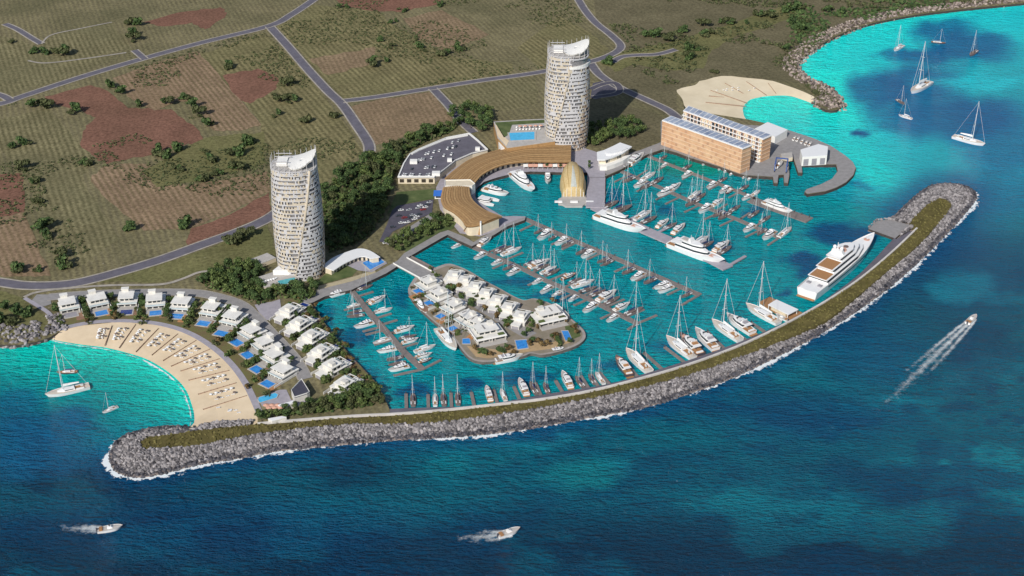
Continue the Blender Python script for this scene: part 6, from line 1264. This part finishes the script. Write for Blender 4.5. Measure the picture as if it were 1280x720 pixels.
def wood(poly, n_, pick, label, group, smin=.8, smax=1.25, sep=5.5, z=LZ):
    w = [V2(P(a, b_, z)) for a, b_ in poly]; x0, x1 = min(p[0] for p in w), max(p[0] for p in w); y0, y1 = min(p[1] for p in w), max(p[1] for p in w); got = []; tries = 0
    while len(got) < n_ and tries < 6000:
        tries += 1; x, y = random.uniform(x0, x1), random.uniform(y0, y1)
        if not inside(w, x, y) or any((x - a) ** 2 + (y - b_) ** 2 < sep * sep for a, b_ in got): continue
        got.append((x, y)); plant('tree', TP[random.choice(pick)], x, y, z, random.uniform(smin, smax), label, 'tree', group)
    TREECOUNT[0] += len(got); return w
w1_ = wood([(405, 238), (425, 222), (445, 208), (470, 193), (500, 177), (525, 167), (560, 157), (580, 152), (560, 168), (533, 178), (512, 188), (502, 204), (492, 222), (486, 245), (478, 272), (462, 296), (440, 308), (412, 316), (403, 290)], 112, (0, 1, 1, 2, 3, 4, 5), 'dark green tree in the dense belt between first tower and car park', 'trees in the belt behind the marina', .55, 1.25, 6.8)
wood([(482, 304), (497, 300), (520, 286), (545, 270), (568, 267), (571, 276), (555, 287), (520, 305), (500, 316)], 24, (1, 2, 3, 4), 'green tree on the lawn between car park and north quay', 'trees on the quay lawn', .6, .95, 6)
w2_ = wood([(250, 352), (270, 340), (300, 333), (318, 330), (326, 340), (322, 360), (345, 362), (398, 357), (396, 368), (380, 378), (350, 372), (325, 382), (300, 372), (262, 362)], 46, (0, 1, 1, 2, 3), 'green tree in the grove between villa street and first tower', 'trees in the villa street grove', .65, 1.05, 6.5)
wood([(560, 150), (575, 135), (595, 135), (616, 145), (616, 160), (600, 166), (585, 160)], 18, (0, 1, 2), 'dark green tree in the clump behind the pool podium', 'trees behind the pool podium', .8, 1.2, 7)
wood([(732, 168), (745, 158), (770, 154), (800, 156), (808, 166), (790, 174), (762, 176), (742, 184), (730, 184)], 30, (0, 1, 2, 3), 'green tree in the clump between twisted tower and white pavilion', 'trees beside the twisted tower', .75, 1.1, 7)
w3_ = wood([(382, 508), (400, 500), (425, 492), (448, 487), (466, 482), (474, 492), (480, 505), (440, 512), (400, 518), (345, 522), (352, 514)], 40, (1, 2, 3, 4), 'green tree in the belt beside the breakwater root', 'trees at the breakwater root', .5, .85, 5)
wood([(318, 524), (330, 520), (336, 524), (328, 530)], 4, (0, 3), 'dark green tree at the beach corner of the breakwater', 'trees at the beach corner', .6, .8, 4)
for px in ((683, 211.5), (700, 212), (736, 207), (736, 212)): p = P(*px, LZ); plant('tree', TP[5], p.x, p.y, LZ, .45, 'small green tree on the arcade waterfront beside the shell hall', 'tree', 'trees on the arcade waterfront')
# undergrowth under the belts: one mass
def undergrowth(polys, dens, name='undergrowth', mats=(0, 1, 2), size=1.5, z=LZ, hmax=2.2):
    for mi in mats:
        mb = MB(); g = np.random.default_rng(100 + mi)
        for w in polys:
            x0, x1 = min(p[0] for p in w), max(p[0] for p in w); y0, y1 = min(p[1] for p in w), max(p[1] for p in w); n_ = int((x1 - x0) * (y1 - y0) * dens / len(mats))
            for x, y in zip(g.uniform(x0, x1, n_), g.uniform(y0, y1, n_)):
                if not inside(w, x, y): continue
                nrm = g.normal(size=3) * .5 + np.array([0, 0, 1.0]); nrm /= np.linalg.norm(nrm); a = np.cross(nrm, g.normal(size=3)); a /= np.linalg.norm(a); b_ = np.cross(nrm, a); s = size * g.uniform(.5, 1.1); p = np.array([x, y, z + g.uniform(.1, hmax)])
                mb.add([tuple(p + a * s), tuple(p + b_ * s), tuple(p - a * s), tuple(p - b_ * s)], [(0, 1, 2, 3)])
        o = mb.build(name, LEAFS[mi]); tag(o, kind='stuff')
undergrowth([w1_, w2_, w3_], .55)
FB = [((15, 55), 3, 4, 2), ((44, 65), 5, 6, 3), ((65, 68), 5, 7, 2), ((82, 69), 4, 5, 2), ((163, 28), 5, 5, 4), ((171, 32), 3, 4, 2), ((164, 43), 4, 4, 3), ((170, 52), 3, 4, 2), ((41, 132), 4, 6, 3), ((57, 136), 3, 5, 2), ((90, 142), 3, 5, 2), ((140, 110), 3, 4, 3), ((150, 117), 4, 5, 3), ((172, 135), 3, 4, 2), ((211, 130), 4, 5, 3), ((231, 125), 4, 5, 3), ((243, 135), 4, 4, 4), ((253, 147), 3, 4, 4), ((262, 156), 3, 4, 3), ((15, 187), 4, 6, 3), ((36, 182), 3, 4, 2), ((28, 212), 4, 6, 3), ((43, 228), 4, 5, 4), ((106, 207), 5, 7, 3), ((192, 195), 5, 7, 3), ((205, 197), 4, 4, 3), ((220, 190), 4, 6, 3), ((221, 213), 6, 8, 4), ((258, 192), 4, 5, 4), ((262, 202), 3, 4, 2), ((292, 194), 4, 5, 3), ((298, 212), 4, 6, 3), ((311, 181), 3, 6, 2), ((254, 227), 4, 5, 3), ((271, 220), 4, 5, 3), ((284, 86), 4, 6, 3), ((363, 107), 4, 5, 4), ((347, 123), 5, 6, 4), ((363, 128), 6, 7, 4), ((341, 147), 5, 7, 4), ((377, 154), 3, 6, 2), ((417, 148), 2, 2, 2),
      ((433, 10), 3, 6, 2), ((490, 28), 4, 6, 3), ((507, 14), 5, 8, 3), ((519, 48), 3, 5, 3), ((530, 62), 5, 6, 4), ((473, 52), 3, 5, 3), ((487, 60), 3, 5, 2), ((466, 82), 4, 6, 3), ((486, 78), 3, 6, 2), ((554, 68), 5, 6, 3), ((579, 65), 5, 6, 3), ((553, 8), 3, 6, 2), ((50, 255), 5, 5, 6), ((57, 285), 5, 6, 6), ((57, 297), 4, 4, 4), ((78, 322), 5, 5, 6), ((84, 334), 4, 5, 3), ((22, 340), 4, 6, 3), ((43, 340), 3, 5, 3), ((163, 287), 5, 7, 3), ((230, 286), 5, 6, 4), ((288, 303), 6, 6, 4), ((308, 298), 4, 5, 3),
      ((823, 47), 11, 14, 6), ((848, 40), 5, 7, 3), ((868, 62), 9, 12, 6), ((887, 43), 8, 10, 5), ((897, 28), 4, 7, 3), ((920, 32), 7, 12, 4), ((880, 32), 4, 8, 2), ((950, 20), 8, 14, 3), ((862, 73), 4, 5, 3), ((893, 90), 3, 5, 2), ((763, 82), 6, 8, 4), ((993, 14), 8, 12, 5), ((963, 22), 5, 8, 3), ((1008, 40), 8, 10, 6), ((980, 60), 5, 7, 4), ((1050, 14), 8, 20, 4), ((1000, 28), 6, 12, 5), ((12, 405), 9, 16, 6), ((30, 395), 5, 10, 4), ((5, 385), 3, 6, 3)]
NB = [0]
zones = lambda x, y: ('in the far north-eastern scrub', 'bushes in the north-eastern scrub') if x > 720 else ('by the rocky western shore', 'bushes on the western shore') if y > 375 else ('among the fields east of the field road', 'bushes in the eastern fields') if x > 420 else ('at the edge of the ploughed red fields', 'bushes round the red fields') if x > 95 and y < 240 else ('along the western field hedges', 'bushes along the western hedges')
for (c, n_, sx_, sy_) in FB:
    wh, gp = zones(*c); n_ = max(1, round(n_ * .66))
    for q in range(n_):
        if NB[0] >= 295: break
        NB[0] += 1; x = c[0] + random.gauss(0, sx_ * .62); y = c[1] + random.gauss(0, sy_ * .5); p = P(x, y, LZ); plant('bush', random.choice(BPR), p.x, p.y, LZ, random.choice((random.uniform(.7, 1.2), random.uniform(1.3, 2.1))), 'dark rounded bush ' + wh, 'bush', gp)
# small trees between the villas
def garden_tree(px, z, where, gp, s=None): p = P(*px, z); plant('garden_tree', TP[random.choice((0, 1, 2, 3, 4))], p.x, p.y, z, s or random.uniform(.38, .62), 'small leafy tree ' + where, 'garden tree', gp)
for k in range(len(BV) - 1):
    (a, b_), (c, d_) = BV[k], BV[k + 1]
    for t in (0, .4, .75, 1.0): garden_tree(((a[0] + c[0]) / 2 * (1 - t) + (b_[0] + d_[0]) / 2 * t + random.uniform(-2, 2), (a[1] + c[1]) / 2 * (1 - t) + (b_[1] + d_[1]) / 2 * t + 4 + random.uniform(-1, 1)), LZ, 'between the beach villas', 'trees between the beach villas')
for k in range(len(MV) - 1):
    (a, b_, _), (c, d_, _) = MV[k], MV[k + 1]
    for t in (-.5, .1, .6, 1.05): garden_tree(((a[0] + c[0]) / 2 * (1 - t) + (b_[0] + d_[0]) / 2 * t + random.uniform(-2, 2), (a[1] + c[1]) / 2 * (1 - t) + (b_[1] + d_[1]) / 2 * t + 5 + random.uniform(-1, 1)), LZ, 'between the marina villas', 'trees between the marina villas')
for px in ((541, 342), (546, 347), (538, 338), (556, 352), (571, 358), (574, 364), (588, 367), (592, 372), (604, 378), (610, 383), (622, 389), (626, 393), (638, 399), (646, 404), (664, 397), (668, 402), (655, 395), (664, 410), (605, 424), (626, 441), (633, 437), (690, 424), (697, 427), (720, 408), (545, 384), (529, 371), (559, 401), (573, 418)): garden_tree(px, 2.25, 'on the villa island', 'trees on the villa island', random.uniform(.3, .5))
# garden shrubs round the villas
SHP = [crown_mesh('garden_shrub', LEAFS[k], 2.0, 1.35, 60, 80 + k, 4, .55, .1) for k in range(4)]
SN = ['deep green', 'green', 'olive', 'brownish']
def zone_of(x, y): return None
for (x, y, z, s, k) in GARD[:299]:
    o = bpy.data.objects.new('garden_shrub', SHP[k]); COL.objects.link(o); o.location = (x, y, z + .15); o.scale = (s, s, s); o.rotation_euler = (0, 0, random.uniform(0, 6))
    isl = z < 2.4; tag(o, '%s garden shrub beside a villa on %s' % (SN[k], 'the marina island' if isl else 'the mainland shore'), 'shrub', '%s garden shrubs on %s' % (SN[k], 'the island' if isl else 'the mainland'))
# low scrub scattered over the open ground and along the north-eastern headland
def scrub(poly, n_, seed, size, mi, clump=1.0):
    w = [V2(P(a, b_, LZ)) for a, b_ in poly]; g = np.random.default_rng(seed); xs = np.array([p[0] for p in w]); ys = np.array([p[1] for p in w]); X = g.uniform(xs.min(), xs.max(), n_ * 6); Y = g.uniform(ys.min(), ys.max(), n_ * 6)
    ok = np_inside(w, X, Y) & (fbm(X / 60 + 400, Y / 60 + 400, seed) > .5 + .06 * clump); X, Y = X[ok][:n_], Y[ok][:n_]; ok = np.ones(X.shape, bool)
    for c_, hw in ROADS: ok &= seg_dist(X, Y, c_) > hw + 2.2 * size
    X, Y = X[ok], Y[ok]; mb = MB()
    for x, y in zip(X, Y):
        for k in range(3):
            nrm = g.normal(size=3) * .5 + np.array([0, -.2, .9]); nrm /= np.linalg.norm(nrm); a = np.cross(nrm, g.normal(size=3)); a /= np.linalg.norm(a); b_ = np.cross(nrm, a); s_ = size * g.uniform(.4, 1.1); p = np.array([x + g.normal() * size * .7, y + g.normal() * size * .7, LZ + .3 + g.uniform(.1, size * .8)])
            mb.add([tuple(p + a * s_), tuple(p + b_ * s_), tuple(p - a * s_), tuple(p - b_ * s_)], [(0, 1, 2, 3)])
    o = mb.build('scrub', LEAFS[mi]); tag(o, kind='stuff')
scrub([(735, -40), (1200, -40), (1260, 0), (1190, 8), (1130, 16), (1080, 27), (1040, 43), (1004, 66), (992, 84), (1000, 100), (950, 90), (890, 92), (840, 108), (800, 90), (770, 66)], 3000, 31, 1.5, 2, .2)
scrub([(1000, -30), (1260, -20), (1270, 0), (1190, 8), (1130, 16), (1080, 27), (1040, 43), (1004, 66), (990, 60), (985, 30)], 1500, 33, 1.9, 0, -1.2)
scrub([(1002, 103), (1016, 106), (1040, 118), (1048, 130), (1036, 134), (1022, 124)], 160, 35, 1.1, 2, -3)
scrub([(-60, 140), (0, 130), (335, 36), (430, 132), (455, 190), (400, 230), (330, 280), (250, 305), (150, 338), (0, 350), (-60, 345)], 2600, 37, 1.0, 2, .6)
scrub([(340, 30), (400, -10), (715, -10), (745, 40), (735, 75), (600, 98), (470, 118), (430, 128)], 2200, 39, 1.0, 2, .6)
# grass tufts on the breakwater verge
g = np.random.default_rng(77); mb = MB(); xs = np.array([p[0] for p in gpoly]); ys = np.array([p[1] for p in gpoly]); X = g.uniform(xs.min(), xs.max(), 60000); Y = g.uniform(ys.min(), ys.max(), 60000); ok = np_inside(gpoly, X, Y)
for x, y in list(zip(X[ok], Y[ok]))[:5200]:
    an = g.uniform(0, 6.28); s = g.uniform(.35, 1.1); dx, dy_ = math.cos(an) * s, math.sin(an) * s; h = g.uniform(.3, 1.1)
    mb.add([(x - dx, y - dy_, 3.55), (x + dx, y + dy_, 3.55), (x + dx * .6 + g.normal() * .2, y + dy_ * .6 + .3, 3.55 + h), (x - dx * .6, y - dy_ * .6 + .3, 3.55 + h)], [(0, 1, 2, 3)])
o = mb.build('scrub_tufts', leaf('tuft_leaf', (.075, .07, .022), (.17, .15, .055))); tag(o, kind='stuff')
print('TREES', TREECOUNT[0], 'BUSHES', NB[0], 'SHRUBS', len(GARD))
for lab, gs in LABELS.items():
    if len(gs) > 1 and (None in gs or len(set(gs)) > 1): print('SHARED LABEL', lab, gs)
